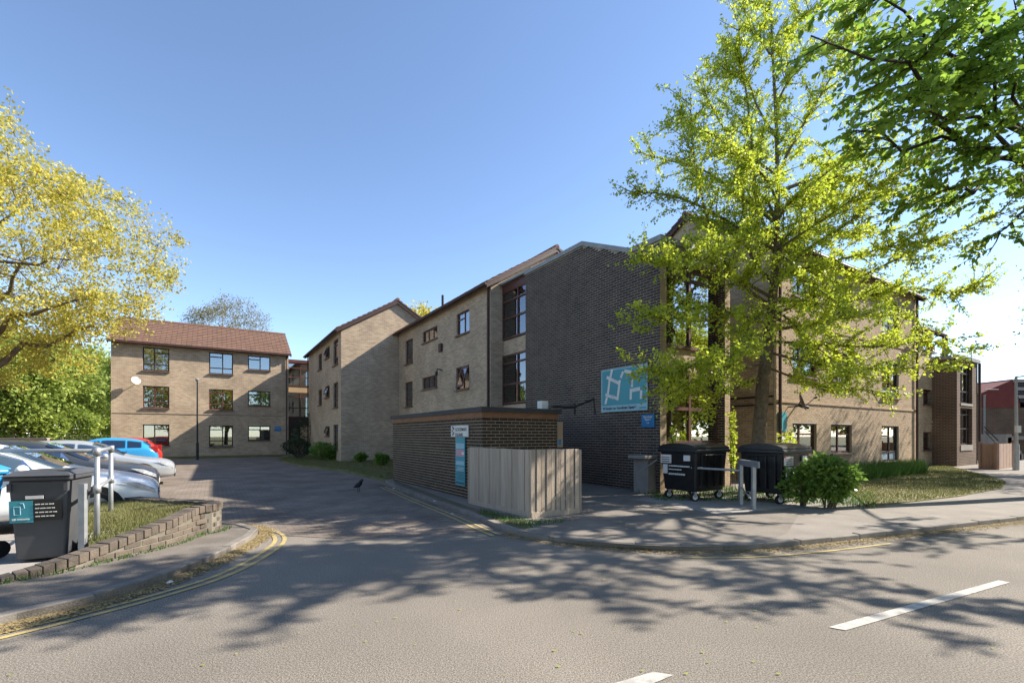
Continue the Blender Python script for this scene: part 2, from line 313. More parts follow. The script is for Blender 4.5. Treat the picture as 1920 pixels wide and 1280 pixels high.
def gable_roof(bld, u0, u1, v0, v1, ze, zr, along='u', oh=.28, vo=.18, tiles=True):
    """pitched roof with its courses of tiles, ridge along u or v"""
    if along == 'u': a0, a1, c0, c1, pt = u0-vo, u1+vo, v0, v1, (lambda a, c, z: W(a, c, z))
    else: a0, a1, c0, c1, pt = v0-vo, v1+vo, u0, u1, (lambda a, c, z: W(c, a, z))
    mid = (c0+c1)/2; half = mid-c0; sl = (zr-ze)/half; q = MB(); rt = None
    ins = vo+.16
    for sg in (-1, 1):
        e = mid+sg*(half+oh); zl = ze-oh*sl
        pts = [pt(a0, e, zl+.03), pt(a1, e, zl+.03), pt(a1, mid, zr+.03), pt(a0, mid, zr+.03)]
        q.prism(pts if (pts[1]-pts[0]).cross(pts[2]-pts[0]).z > 0 else pts[::-1], Z*.07)
    rt = q.build('roof', 'fascia', bld)
    n = max(6, int(math.hypot(half+oh, (zr-ze)+oh*sl)/.33))
    for sg in (-1, 1):
        for i in range(n):
            f0, f1 = i/n, (i+1)/n+.02; e0 = mid+sg*(half+oh)*(1-f0); e1 = mid+sg*(half+oh)*(1-min(f1, 1)); zl = ze-oh*sl
            z0 = zl+(zr-zl)*f0+.165; z1 = zl+(zr-zl)*min(f1, 1)+.105; c = MB(); nt = int((a1-a0)/.30); st = (a1-a0)/nt
            for k in range(nt):
                x = a0+st*k+(st*.5 if i % 2 else 0)*0; g = .006; dz = random.uniform(-.005, .005)
                P4 = [pt(x+g, e0, z0+dz), pt(x+st-g, e0, z0+dz), pt(x+st-g, e1, z1), pt(x+g, e1, z1)]
                if (P4[1]-P4[0]).cross(P4[2]-P4[0]).z < 0: P4 = P4[::-1]
                c.prism([p-Z*.03 for p in P4], Z*.03)
            c.build('tile_course', 'tile', rt)
    c = MB(); c.tube([pt(a0, mid, zr+.10), pt(a1, mid, zr+.10)], .11, 8); c.build('ridge_tiles', 'tile', rt)
    for sg in (-1, 1):
        e = mid+sg*(half+oh+.05); g = MB(); g.tube([pt(a0, e, ze-oh*sl+.02), pt(a1, e, ze-oh*sl+.02)], .06, 8); g.build('gutter', 'fascia', rt)
    for aa in (a0+.02, a1-.06):
        g = MB()
        for sg in (-1, 1):
            e = mid+sg*(half+oh); zl = ze-oh*sl; P4 = [pt(aa, e, zl-.13), pt(aa, mid, zr-.13), pt(aa, mid, zr+.03), pt(aa, e, zl+.03)]; g.prism(P4, (pt(1, 0, 0)-pt(0, 0, 0))*.04)
        g.build('bargeboard', 'fascia', rt)
    return rt
def gable_top(bld, w, s0, s1, ze, zr, m='tan'):
    q = MB(); q.poly([w.p(s0, ze), w.p(s1, ze), w.p((s0+s1)/2, zr)]); q.build('gable', m, bld)
# ================================================================ SETTING
PV = .07                                          # height of the raised footways
g = MB(); g.poly([(-500, -300, 0), (500, -300, 0), (500, 700, 0), (-500, 700, 0)]); struct(g.build('ground', 'turf')).location.z = -.012
def sheet(name, pts, m, z): q = MB(); q.poly([Vector((p[0], p[1], z)) for p in pts]); return struct(q.build(name, m))
RD = Vector((.914, .407, 0)); RN = Vector((-.407, .914, 0))
sheet('road', [RN*-2.3-RD*120, RN*-2.3+RD*160, RN*60+RD*160, RN*9+RD*30, W(5.2, 40), W(-40, 40), RN*14-RD*120], 'asphalt', 0)
KR = [P(x, y) for x, y in ((735,912),(800,938),(880,968),(940,993),(985,1007),(1080,1020),(1200,1029),(1300,1033),(1400,1031),(1500,1023),(1600,1012),(1750,995),(1920,975))]
KR += [KR[-1]+(KR[-1]-KR[-2]).normalized()*d for d in (4, 12, 30)]
KL = [P(x, y) for x, y in ((-260,1235),(0,1172),(120,1145),(240,1112),(330,1080),(400,1050),(455,1022),(482,1004),(478,994),(440,987),(398,985))]
def smooth(pts, n=6):
    out = []
    for i in range(len(pts)-1):
        p0, p1, p2, p3 = pts[max(i-1, 0)], pts[i], pts[i+1], pts[min(i+2, len(pts)-1)]
        for k in range(n):
            t = k/n; out.append(.5*((2*p1)+(p2-p0)*t+(2*p0-5*p1+4*p2-p3)*t*t+(3*p1-p0-3*p2+p3)*t**3))
    return out+[pts[-1]]
KRs, KLs = smooth(KR), smooth(KL)
def footway(name, line, back, m):
    q = MB(); pts = [Vector((p[0], p[1], 0)) for p in line+back]; ar = sum(a.x*b.y-b.x*a.y for a, b in zip(pts, pts[1:]+pts[:1]))
    q.prism(pts if ar > 0 else pts[::-1], Z*PV); return struct(q.build(name, m))
footway('pavement', KRs, [W(70, 9.5), W(13, 9.5), W(9.83, 8.6), W(9.83, 14.2), W(7.2, 16.2), W(5.0, 16.2)], 'footway')
footway('pavement.001', KLs, [P(385, 985), P(388, 1000), P(330, 1026), P(160, 1071), P(0, 1103), P(-200, 1140)], 'footway_old')
footway('courtyard_paving', [P(385, 988), P(470, 989), P(537, 1004), P(640, 1010), P(780, 1004), P(940, 995)], [P(880, 969), P(800, 939), P(735, 913), W(4.4, 28), W(4.6, 39), W(-25, 39), W(-30, 12), P(-100, 930), P(300, 985)], 'paving').scale.z = .006/PV
def kerb(name, line, side, label=None):
    k = bpy.data.objects.new(name, None); COL.objects.link(k); k['kind'] = 'structure'
    acc = [0]
    for a, b in zip(line[:-1], line[1:]): acc.append(acc[-1]+(b-a).length)
    def pt(s): return Vector([float(np.interp(s, acc, [p[i] for p in line])) for i in range(3)])
    n = int(acc[-1]/.62)
    for i in range(n):
        a, b = acc[-1]*i/n+.006, acc[-1]*(i+1)/n-.006; q = MB(); p0, p1 = pt(a), pt(b); d = (p1-p0).normalized(); nn = Z.cross(d)*side; dz = random.uniform(-.006, .006)
        q.box(p0-Z*.05-nn*.004, p1-p0, nn*.125, Z*(.05+PV+.012+dz)); q.build('kerb_stone', 'kerb', k, bevel=.012)
kerb('kerb', KRs[:88], 1); kerb('kerb.001', KLs, 1)
def stripe(name, line, w, m, z=.007):
    q = MB()
    for a, b in zip(line[:-1], line[1:]):
        d0 = (b-a).normalized(); n = Z.cross(d0)*w/2; q.poly([a-n+Z*z, b-n+Z*z, b+n+Z*z, a+n+Z*z])
    return struct(q.build(name, m))
def offset(line, d):
    out = []
    for i, p in enumerate(line):
        t = (line[min(i+1, len(line)-1)]-line[max(i-1, 0)]).normalized(); out.append(p+Z.cross(t)*d)
    return out
YL = smooth([P(x, y) for x, y in ((-200,1248),(0,1197),(150,1160),(300,1120),(420,1082),(495,1045),(532,1016),(526,1000),(495,991),(440,987))])
stripe('yellow_line', YL, .06, 'yellow'); stripe('yellow_line.001', offset(YL, .13)[:-6], .06, 'yellow')
YR = offset(KRs, -.22); YR2 = offset(KRs, -.36)
stripe('yellow_line.002', YR[:22], .05, 'yellow', .012); stripe('yellow_line.003', YR2[:22], .05, 'yellow', .012)
stripe('yellow_line.004', YR2[40:62], .05, 'yellow')
for i, q in enumerate((((1553,1176),(1586,1182),(1894,1092),(1872,1088)), ((1150,1282),(1205,1290),(1263,1266),(1225,1260)))):
    sheet('lane_dash', [P(*c) for c in q], 'white', .006)
for k in (1, 2, 3):
    a = P(1570, 1179)+RD*(k*6.2); n = RN*.05; sheet('lane_dash', [a-n, a+RD*2.6-n, a+RD*2.6+n, a+n], 'white', .006)
# lawns
def lawn(name, pts, z, dens, h, m='grass', base='turf'):
    q = MB(); pp = [Vector((p[0], p[1], 0)) for p in pts]; ar = sum(a.x*b.y-b.x*a.y for a, b in zip(pp, pp[1:]+pp[:1]))
    q.prism(pp if ar > 0 else pp[::-1], Z*z); struct(q.build(name, base)); blades(pp, z, dens, h, m)
def inside(pp, x, y):
    r = np.zeros(len(x), bool); n = len(pp)
    for i in range(n):
        a, b = pp[i], pp[(i+1) % n]
        if a.y == b.y: continue
        c = ((a.y > y) != (b.y > y)) & (x < (b.x-a.x)*(y-a.y)/(b.y-a.y)+a.x); r ^= c
    return r
def blades(pp, z, dens, h, m, name='grass', zf=None, wd=.008):
    x0, x1 = min(p.x for p in pp), max(p.x for p in pp); y0, y1 = min(p.y for p in pp), max(p.y for p in pp); n = int((x1-x0)*(y1-y0)*dens)
    x = rng.uniform(x0, x1, n); y = rng.uniform(y0, y1, n); k = inside(pp, x, y); x, y = x[k], y[k]; n = len(x)
    zz = np.full(n, z) if zf is None else zf(x, y)
    an = rng.uniform(0, 2*np.pi, n); hh = h*rng.uniform(.4, 1.2, n); le = rng.uniform(0, .7, n)*hh; c, s_ = np.cos(an)*wd, np.sin(an)*wd; a2 = rng.uniform(0, 2*np.pi, n)
    v = np.stack([np.stack([x-c, y-s_, zz], 1), np.stack([x+c, y+s_, zz], 1), np.stack([x+np.cos(a2)*le, y+np.sin(a2)*le, zz+hh], 1)], 1)
    o = quads_np(name, v, m, n=3, kind='stuff'); o['label'] = {'lush': 'tall lush green weeds growing at the foot of the brick wall'}.get(m, 'short dry grass growing on the ground'); o['category'] = 'grass'; return o
lawn('lawn', [P(1628,957), P(1700,948), P(1800,936), P(1880,920), P(1886,908), P(1850,896), W(30.6, 8.3), W(15.5, 8.25), P(1560, 900)], .10, 420, .06)
lawn('lawn.001', [P(522,864), P(560,874), P(640,884), P(735,906), W(5.0, 16.3), W(9.5, 16.3), W(9.5, 28.1), W(6.1, 28.1), W(6.1, 38), W(4.9, 38.6)], .09, 260, .07)
lawn('lawn.002', [W(-12, 38.5), W(4.7, 38.6), W(4.8, 40), W(-12, 40)], .09, 200, .07)
sheet('garden_path', [W(4.9, 38.4), W(4.0, 37.0), W(4.9, 36.5), W(6.0, 38.2), W(6.0, 41), W(4.9, 41)], 'concrete', .095)
sheet('bin_stand', [W(8.2, 5.5), W(12.2, 5.0), W(12.4, 7.6), W(8.4, 7.9)], 'concrete', PV+.005)
sheet('worn_pavement', [P(968, 996, PV), P(1080, 1013, PV), P(1200, 1022, PV), P(1300, 1025, PV), P(1400, 1023, PV), P(1475, 1000, PV), P(1500, 962, PV), W(10.3, 5.4), W(8.1, 5.6), W(8.3, 8.0), W(9.8, 8.3), W(9.8, 12), W(7.5, 12), W(7.4, 9.2), P(1060, 975, PV)], 'footway_mid', PV+.0025)
sheet('soil_strip', [P(742, 911, PV), P(800, 932, PV), P(880, 961, PV), P(935, 983, PV), P(985, 992, PV), P(1000, 982, PV), P(880, 950, PV), W(5.15, 15.6)], 'soil', PV+.004); blades([P(900, 966, PV), P(985, 992, PV), P(1080, 975, PV), P(1000, 976, PV), P(900, 955, PV)], PV, 900, .07, 'lush', 'strip_weeds', wd=.006)
# ================================================================ BUILDINGS
EV, RG = 7.85, 9.85
# --- block at the end of the courtyard
V1 = 40.1; U1a, U1b = on_v(V1, 208), on_v(V1, 541)
bl = root('apartment_block', W((U1a+U1b)/2, V1, 0), 'three storey tan brick block with tiled roof at the end of the courtyard', 'building', None)
w = wall_v(V1); hs = []; specs = []
C1 = [(.44, [.28]), (1, [.28, .78])]; C2 = [(.56, [.28, .80]), (1, [.28])]; C3 = [(.54, [.74]), (1, [])]
for (xa, xb), rows, cs in (((267.5,317.5), ((650,694),(722.5,764),(795,836)), C1), ((392,437), ((660,700),(729,767.5),(797,837.5)), C2), ((465,507), ((666,692.5),(732,760),(798,825.5)), C3)):
    for r, (ya, yb) in enumerate(rows):
        ua, za = on_v(V1, xa, ya); ub, _ = on_v(V1, xb, ya); _, zb = on_v(V1, xa, yb); hs.append(hole(ua, ub, zb, za)); specs.append((cs, r))
q = MB(); wall_face(w, q, U1a, U1b, 0, [(U1a, EV), (U1b, EV)], hs); q.build('wall', 'tan', bl)
for h, (cs, r) in zip(hs, specs):
    window(bl, w, *h, cs, 'red_frame' if (r == 1 and cs is not C3) else 'dk_frame', curtain=None if r == 0 else ((.02,.98),) if r == 2 or cs is C3 else ((.05,.45),(.55,.95)), t=.07)
shell(bl, U1a, U1b, V1, V1+7, EV, skip=('-v',)); gable_roof(bl, U1a, U1b, V1, V1+7, EV, RG+.05)
for ww in (Wall(B*U1a, A, -B), Wall(B*U1b, A, B)): gable_top(bl, ww, V1, V1+7, EV, RG)
q = MB(); w.box(q, *sorted((U1a+.05, U1b-.3)), 3.02, 3.045, 0, .02); q.build('cable', 'bmetal', bl)
q = MB(); q.tube([w.p(U1b-.15, .1, .07), w.p(U1b-.15, EV-.1, .07)], .045); q.build('drainpipe', 'fascia', bl)
def dish(wl, s, z, label, r=.27, m='label_w'):
    d = root('satellite_dish', wl.p(s, z, 0), label, 'satellite dish'); q = MB(); q.tube([wl.p(s, z-.15, 0), wl.p(s, z-.15, .3), wl.p(s, z, .38)], .02); q.build('bracket', 'bmetal', d)
    c = wl.p(s, z, .45); n = (wl.n*.8+Z*.3+wl.d*.5).normalized(); a = n.orthogonal().normalized(); b = n.cross(a); q = MB(); R = [(0, -.07), (.5, -.05), (1, .0)]; N = 18
    pts = [[c+n*h+(a*math.cos(2*math.pi*k/N)+b*math.sin(2*math.pi*k/N))*r*f for k in range(N)] for f, h in R[1:]]; base = len(q.v); q.v += [tuple(p) for p in pts[0]+pts[1]]
    q.f.append(tuple(range(N))); q.f += [(k, (k+1) % N, N+(k+1) % N, N+k) for k in range(N)]; q.build('reflector', m, d)
    q = MB(); q.tube([c-b*r*.9*(1 if b.z > 0 else -1), c+n*.35], .012); q.tube([c+n*.33, c+n*.42], .03); q.build('receiver_arm', 'bmetal', d)
dish(w, *on_v(V1, 257, 714), 'white satellite dish on the wall of the end block')
sg = tag(MB() and (lambda q: (w.box(q, *sorted((on_v(V1, 514.5), on_v(V1, 527))), on_v(V1, 520, 808)[1], on_v(V1, 520, 799.5)[1], .003, .03), q.build('block_sign', 'blue'))[1])(MB()), 'small blue number sign on the end block beside the entrance', 'sign')
zz = on_v(V1, 520, 803)[1]; text('Goodman Square', .06, w.p(on_v(V1, 520.7), zz, .033), B, -A, 'label_w', sg, align='CENTER')
# --- glazed link between the end block and the gabled block
U2a, V2a, V2b = 6.2, 28.2, 39.2
def glazing(bld, w, s0, s1, bands, mull, frame, glass='pane', t=.07):
    """bands: (z0, z1, [transom heights])"""
    for z0, z1, tr in bands:
        mb = MB(); xs = [s0+(s1-s0)*f for f in mull]
        for x in xs: w.box(mb, x-t/2, x+t/2, z0, z1, -.05, .05)
        zs = [z0+t/2]+list(tr)+[z1-t/2]
        for z in zs: w.box(mb, s0, s1, z-t/2, z+t/2, -.045, .045)
        f = mb.build('window', frame, bld)
        for xa, xb in zip(xs[:-1], xs[1:]):
            for za, zb in zip(zs[:-1], zs[1:]): q = MB(); w.box(q, xa+t*.4, xb-t*.4, za+t*.4, zb-t*.4, -.008, .004); q.build('pane', glass, f)
lk = root('glazed_link', W(5.5, 41.3, 0), 'recessed glazed stair link with black entrance door beside the end block', 'building'); w = wall_v(41.2)
glazing(lk, w, U1b, 6.9, [(5.5, 7.35, (6.2, 6.95)), (3.0, 5.0, (3.75, 4.65))], (0, .5, 1), 'red_frame')
q = MB(); w.box(q, U1b, 6.9, 5.0, 5.5, -.1, 0); q.build('band', 'panel', lk); q = MB(); w.box(q, U1b-.1, 7.2, 7.35, 7.6, -6, .15); q.build('roof', 'red_frame', lk)
q = MB(); w.box(q, U1b, 6.9, 2.3, 3.0, -.1, 0); q.build('canopy', 'dk_frame', lk); q = MB(); w.box(q, U1b+.1, U1b+1.0, 0, 2.3, -.08, -.02); dr = q.build('door', 'dk_frame', lk)
q = MB(); w.box(q, U1b+.25, U1b+.85, .3, 2.1, -.02, -.012); q.build('door_pane', 'pane', dr); q = MB(); w.box(q, U1b+1.0, 6.9, 0, 2.3, -.1, 0); q.build('wall', 'tan', lk)
q = MB(); w.box(q, U1b, 7.2, 0, 7.35, -6, -5.9); w.box(q, U1b, 7.2, 2.5, 2.7, -5.9, -.1); w.box(q, U1b, 7.2, 5.1, 5.3, -5.9, -.1); q.build('stair_core', 'concrete', lk)
# --- gabled block
b2 = root('apartment_block', W(U2a, V2a, 0), 'tan brick block with its gable end facing the courtyard lawn', 'building'); w = wall_u(U2a); hs = []; EV2 = 7.75
for (xa, xb), rows in (((597,603.5),((666,695),(732,760))), ((610,618),((654,674),(725,746),(799,817))), ((625,634),((640,687),(719,765),(796,842)))):
    for ya, yb in rows:
        va, za = on_u(U2a, xa, ya); vb = on_u(U2a, xb); zb = on_u(U2a, xa, yb)[1]; hs.append(hole(va, vb, zb, za))
q = MB(); wall_face(w, q, V2a, V2b, 0, [(V2a, EV2), (V2b, EV2)], hs); q.build('wall', 'tan', b2)
for h in hs: window(b2, w, *h, [(1, [.3, .8])] if h[3]-h[2] > 1.2 else [(.5, []), (1, [])], t=.06, opened=(.1, .9, .3, .8) if h[3]-h[2] < 1 else None)
U2c = U2a+6.6; shell(b2, U2a, U2c, V2a, V2b, EV2, skip=('-u',)); gable_top(b2, wall_v(V2a), U2a, U2c, EV2, RG-.1); gable_roof(b2, U2a, U2c, V2a, V2b, EV2, RG-.1, 'v')
q = MB(); q.tube([w.p(V2b-.1, .1, .07), w.p(V2b-.1, EV2, .07)], .045); q.build('drainpipe', 'fascia', b2)
# --- long courtyard block
U3, V3a, V3b = 9.6, 16.8, 28.15
b3 = root('apartment_block', W(U3, V3a, 0), 'tan brick block with small windows rising behind the brick bin store', 'building'); w = wall_u(U3); hs = []; sp = []
for xa, xb, ya, yb, cs, op in ((760,774,640,684,[(1,[.3])],None),(759.5,773.5,718,763,[(1,[.3])],None),(792.5,820,623,644.7,[(.34,[]),(.67,[]),(1,[])],None),(792,820,709,731,[(.34,[]),(.67,[]),(1,[])],None),(856,880,590,630.6,[(.55,[.72]),(1,[])],None),(855,879.5,690,732,[(.5,[.72]),(1,[])],(.5,1,.05,.95))):
    va, za = on_u(U3, xa, ya); vb = on_u(U3, xb); zb = on_u(U3, xa, yb)[1]; hs.append(hole(va, vb, zb, za)); sp.append((cs, op))
q = MB(); wall_face(w, q, V3a, V3b, 0, [(V3a, EV), (V3b, EV)], hs); q.build('wall', 'tan', b3)
for h, (cs, op) in zip(hs, sp):
    cs = [(1-c[0], list(c[1])) for c in cs]; fr = sorted({round(c[0], 3) for c in cs if c[0] > 0} | {1}); window(b3, w, *h, [(f, cs[0][1] if i == len(fr)-1 else []) for i, f in enumerate(fr)], 'red_frame', opened=(0, .5, .05, .95) if op else None, t=.055)
shell(b3, U3, U3+6.6, V3a, V3b, EV, skip=('-u',)); gable_top(b3, wall_v(V3a), U3, U3+6.6, EV, RG); gable_roof(b3, U3, U3+6.6, V3a, V3b, EV, RG, 'v')
q = MB(); q.tube([w.p(V3a+.12, .1, .07), w.p(V3a+.12, EV-.1, .07)], .05); q.build('drainpipe', 'fascia', b3)
va, za = on_u(U3, 828, 650); q = MB(); w.box(q, va-.15, va+.15, za-.25, za+.15, 0, .12); q.build('vent_box', 'fascia', b3)
va, za = on_u(U3, 829, 694); q = MB(); q.tube([w.p(va, za, 0), w.p(va, za+.05, .25), w.p(va, za-.12, .3)], .03); q.tube([w.p(va, za-.1, .3), w.p(va, za-.25, .3)], .07); q.build('wall_lamp', 'bmetal', b3)
q = MB(); p_ = W(U3+1.5, 25, 8.6); q.tube([p_, p_+Z*1.0], .07); q.build('flue', 'bmetal', b3)
# --- glazed link between the long block and the dark tower
lk = root('glazed_link', W(10.2, 15.7, 0), 'recessed glazed link with red brown frames between dark brick tower and tan block', 'building'); w = wall_u(10.2)
z_ = lambda y: on_u(10.2, 947, y)[1]
glazing(lk, w, 14.5, V3a, [(z_(638), z_(548), (z_(600), z_(568))), (z_(758), z_(667), (z_(722), z_(683)))], (0, .5, 1), 'red_frame', 'pane_d')
q = MB(); w.box(q, 14.5, V3a, z_(667), z_(638)-.03, -.1, 0); q.build('band', 'tan', lk); q = MB(); w.box(q, 14.5, V3a, 0, z_(758)-.03, -.1, 0); q.build('plinth', 'tan', lk)
q = MB(); w.box(q, 14.5, V3a, z_(548), z_(536), -.1, .05); q.build('fascia', 'red_frame', lk); q = MB(); w.box(q, 14.5, V3a, z_(536), z_(532), -3, .2); q.build('roof', 'coping', lk)
q = MB(); w.box(q, 14.5, V3a, 0, z_(536), -3, -2.9); w.box(q, 14.5, V3a, 2.5, 2.7, -2.9, -.12); w.box(q, 14.5, V3a, 5.1, 5.3, -2.9, -.12); q.build('stair_core', 'concrete', lk)
# --- dark brick tower
UT, VT, VTb, UTr = 9.83, 8.33, 14.6, 12.87; HT, LT = 7.55, 6.66
tw = root('stair_tower', W(UT, VT, 0), 'dark brick stair tower with blank side wall and tall street window', 'building'); w = wall_u(UT); prof = [(VT, LT), (9.35, LT), (11.37, HT), (VTb, HT)]
q = MB(); wall_face(w, q, VT, VTb, 0, prof, []); sidew = q.build('side_wall', 'dark_m', tw); bricks(w, VT, VTb, .02, prof, [], 'dark_b', sidew)
wf = wall_v(VT); UR = 12.62; q = MB(); wall_face(wf, q, UT, UT+.24, 0, [(UT, LT), (UT+.24, LT)], []); wall_face(wf, q, UR, UTr, 0, [(UR, LT), (UTr, LT)], [])
wr = Wall(B*UR, A, -B); wall_face(wr, q, VT, VT+.4, 0, [(VT, LT), (VT+.4, LT)], []); wl_ = Wall(B*(UT+.24), A, B); wall_face(wl_, q, VT, VT+.4, 0, [(VT, LT), (VT+.4, LT)], [])
pil = q.build('pilaster', 'tan_m', tw)
bricks(wf, UT, UT+.24, .02, [(0, LT), (99, LT)], [], 'tan_or_sunlit_b', pil, ind=0); bricks(wf, UR, UTr, .02, [(0, LT), (99, LT)], [], 'tan_or_sunlit_b', pil, ind=0); bricks(wr, VT, VT+.4, .02, [(0, LT), (99, LT)], [], 'dark_b', pil, ind=0)  # tan on the pilaster fronts paints sunlight onto the tower's dark brick
VW = VT+.28; wn_ = wall_v(VW); zt = lambda y: on_v(VW, 1250, y)[1]
glazing(tw, wn_, UT+.24, UR, [(zt(650), zt(494), (zt(584), zt(516))), (zt(832), zt(693), (zt(765),))], (0, .5, 1), 'red_frame', 'pane_t', t=.09)
q = MB(); wn_.box(q, UT+.24, UR, zt(693), zt(650), -.1, -.02); q.build('spandrel_panel', 'panel', tw); q = MB(); wn_.box(q, UT+.24, UR, zt(494), LT-.3, -.1, -.02); q.build('head_panel', 'red_frame', tw)
q = MB(); wn_.box(q, UT+.24, UR, 0, zt(832)-.002, -.1, 0); q.build('plinth', 'tan', tw); q = MB(); wn_.box(q, UT+.26, UR-.02, zt(838), zt(832)-.003, 0, .16); q.build('sill', 'sill', tw)
q = MB(); wf.box(q, UT+.24, UR, LT-.3, LT, -.3, -.003); q.build('lintel', 'dark_m', tw)
q = MB(); wall_face(Wall(B*UTr, A, B), q, VT, VTb, 0, [(VT, LT), (9.35, LT), (11.37, HT), (VTb, HT)], []); wall_face(Wall(A*VTb, B, A), q, UT, UTr, 0, [(UT, HT), (UTr, HT)], []); q.build('rear_wall', 'store_tex', tw)
q = MB(); 
for (a, za), (b, zb) in zip(prof[:-1], prof[1:]): q.poly([W(UT, a, za-.06), W(UTr, a, za-.06), W(UTr, b, zb-.06), W(UT, b, zb-.06)])
q.build('roof', 'felt', tw)
q = MB()
for (a, za), (b, zb) in zip(prof[:-1], prof[1:]):
    e0, e1 = (-.06 if a == VT else 0), (.05 if b == VTb else 0); q.prism([W(UT-.05, a+e0, za), W(UT-.05, b+e1, zb), W(UT-.05, b+e1, zb+.14), W(UT-.05, a+e0, za+.14)][::-1], B*.36)
wf.box(q, UT+.32, UTr+.05, LT, LT+.14, -.3, .06); q.build('coping', 'coping', tw)
q = MB()
for z in (2.6, 5.25): q.bx(UT+.1, UTr-.1, VW+1.3, VTb-.1, z, z+.18)
q.build('landing', 'concrete', tw)
# low buttress beside the tower's side wall
# --- street block right of the tower
U4a, U4b, V4 = 15.2, on_v(8.3, 1717), 8.3
b4 = root('apartment_block', W(U4a, V4, 0), 'tan brick street block standing behind the ginkgo tree', 'building'); w = wall_v(V4); hs = []; sp = []
for fl in range(3):
    for (xa, xb), cs in (((1486,1531),[(.36,[]),(1,[.66])]), ((1558,1597),[(.42,[]),(1,[.66])]), ((1653,1685),[(.55,[.26,.72]),(1,[.26])])):
        ua, za = on_v(V4, xa, 793+(xa-1486)*.03); ub = on_v(V4, xb); zb = .92 if xa < 1600 else on_v(V4, xa, 865)[1]
        hs.append(hole(ua, ub, zb+2.67*fl, min(za+2.67*fl, EV-.25))); sp.append((cs, fl))
q = MB(); wall_face(w, q, U4a, U4b, 0, [(U4a, EV), (U4b, EV)], hs); fw = q.build('front_wall', 'tan_m', b4); bricks(w, U4a, U4b, .02, [(U4a, EV), (U4b, EV)], hs, 'tan_or_sunlit_b', fw)
for i, (h, (cs, fl)) in enumerate(zip(hs, sp)): window(b4, w, *h, cs, 'red_frame' if fl == 0 and i < 2 else 'dk_frame', panel='blue_panel' if len(cs[0][1]) > 1 else None, curtain=((.55,.97),) if i % 3 == 1 else None, t=.065)
for z in (2.66, 5.33): q = MB(); w.box(q, U4a-.02, U4b+.02, z, z+.075, -.05, .035); q.build('string_course', 'tan_or_sunlit_b', b4)
ws = wall_u(U4a); q = MB(); wall_face(ws, q, V4, V4+6.6, 0, [(V4, EV), (V4+3.3, RG), (V4+6.6, EV)], []); q.build('side_wall', 'tan', b4)
for z in (2.82, 2.56): q = MB(); ws.box(q, V4+.03, V4+2.6, z, z+.05, 0, .05); q.build('pipe', 'bmetal', b4)
shell(b4, U4a, U4b, V4, V4+6.6, EV, skip=('-u', '-v')); gable_top(b4, Wall(B*U4b, A, B), V4, V4+6.6, EV, RG); gable_roof(b4, U4a, U4b, V4, V4+6.6, EV, RG)
for s_, m_ in ((U4a+.2, 'fascia'), (U4b-.08, 'fascia')): q = MB(); q.tube([w.p(s_, .1, .08), w.p(s_, EV-.1, .08)], .05); q.build('drainpipe', m_, b4)
dish(w, *on_v(V4, 1478, 754), 'dark mesh satellite dish low on the street block near the teal sign', .3, 'bin_grey'); dish(w, *on_v(V4, 1712, 640), 'grey satellite dish high on the street block corner', .4, 'bin_grey')
q = MB(); p0 = w.p(*on_v(V4, 1492, 761), 0); q.tube([p0, p0-A*.25], .03); q.tube([p0-A*.2-B*.1, p0-A*.3+B*.18-Z*.05], .06); tag(q.build('security_camera', 'bmetal'), 'small dark security camera on the street block wall', 'camera')
ua, za = on_v(V4, 1466, 790); q = MB(); w.box(q, ua-.25, ua+.25, za-.3, za+.3, .003, .03); o = tag(q.build('block_sign', 'teal'), 'teal sign on the street block beside the ginkgo trunk', 'sign'); q = MB(); w.box(q, ua-.2, ua+.2, za-1.0, za-.4, .003, .02); tag(q.build('notice', 'label_w'), 'white notice on the wall below the teal sign', 'notice')
# --- lower block and second tower further along the street
V5, U6 = 8.8, 30.6; U5a = U4b-.5; b5 = root('apartment_block', W(U5a, V5, 0), 'lower set back brick bay between street block and second tower', 'building'); w = wall_v(V5); z_ = lambda x, y: on_v(V5, x, y)[1]; E5 = z_(1719, 613); hs = []
for ya, yb in ((640,656),(729,758),(809.6,844)):
    hs.append(hole(on_v(V5, 1731), on_v(V5, 1753), z_(1731, yb), min(z_(1731, ya), E5-.2)))
q = MB(); wall_face(w, q, U5a, U6, 0, [(U5a, E5), (U6, E5)], hs); q.build('wall', 'tan', b5)
for h in hs: window(b5, w, *h, [(.5, [.75]), (1, [])], curtain=((.5, .95),), t=.07)
shell(b5, U5a, U6, V5, V5+6, E5, skip=('-v',)); gable_roof(b5, U5a, U6+.6, V5, V5+6, E5, E5+1.6)
q = MB(); w.box(q, U5a, on_v(V5, 1762), z_(1740, 792), z_(1740, 789), -.05, .05); q.build('string_course', 'tan', b5)
for x in (1764, 1770): q = MB(); q.tube([w.p(on_v(V5, x), .1, .1), w.p(on_v(V5, x), E5, .1)], .06); q.build('drainpipe', 'fascia', b5)
V6 = 7.85; t2 = root('stair_tower', W(U6, V6, 0), 'brown brick stair tower with tall dark window beside the timber fence', 'building'); w = wall_v(V6); U6b = on_v(V6, 1833); H6 = on_v(V6, 1815, 677)[1]
wa, wb = on_v(V6, 1800.5), on_v(V6, 1823); zz = lambda y: on_v(V6, 1801, y)[1]; hs = [hole(wa, wb, zz(755), zz(683)), hole(wa, wb, zz(834), zz(764))]
q = MB(); wall_face(w, q, U6, U6b, 0, [(U6, H6), (U6b, H6)], hs, rev=.25); wall_face(wall_u(U6), q, V6, V6+6, 0, [(V6, H6), (V6+6, H6)], []); wall_face(Wall(B*U6b, A, B), q, V6, V6+6, 0, [(V6, H6), (V6+6, H6)], []); q.build('wall', 'store_tex', t2)
w2 = wall_v(V6+.18)
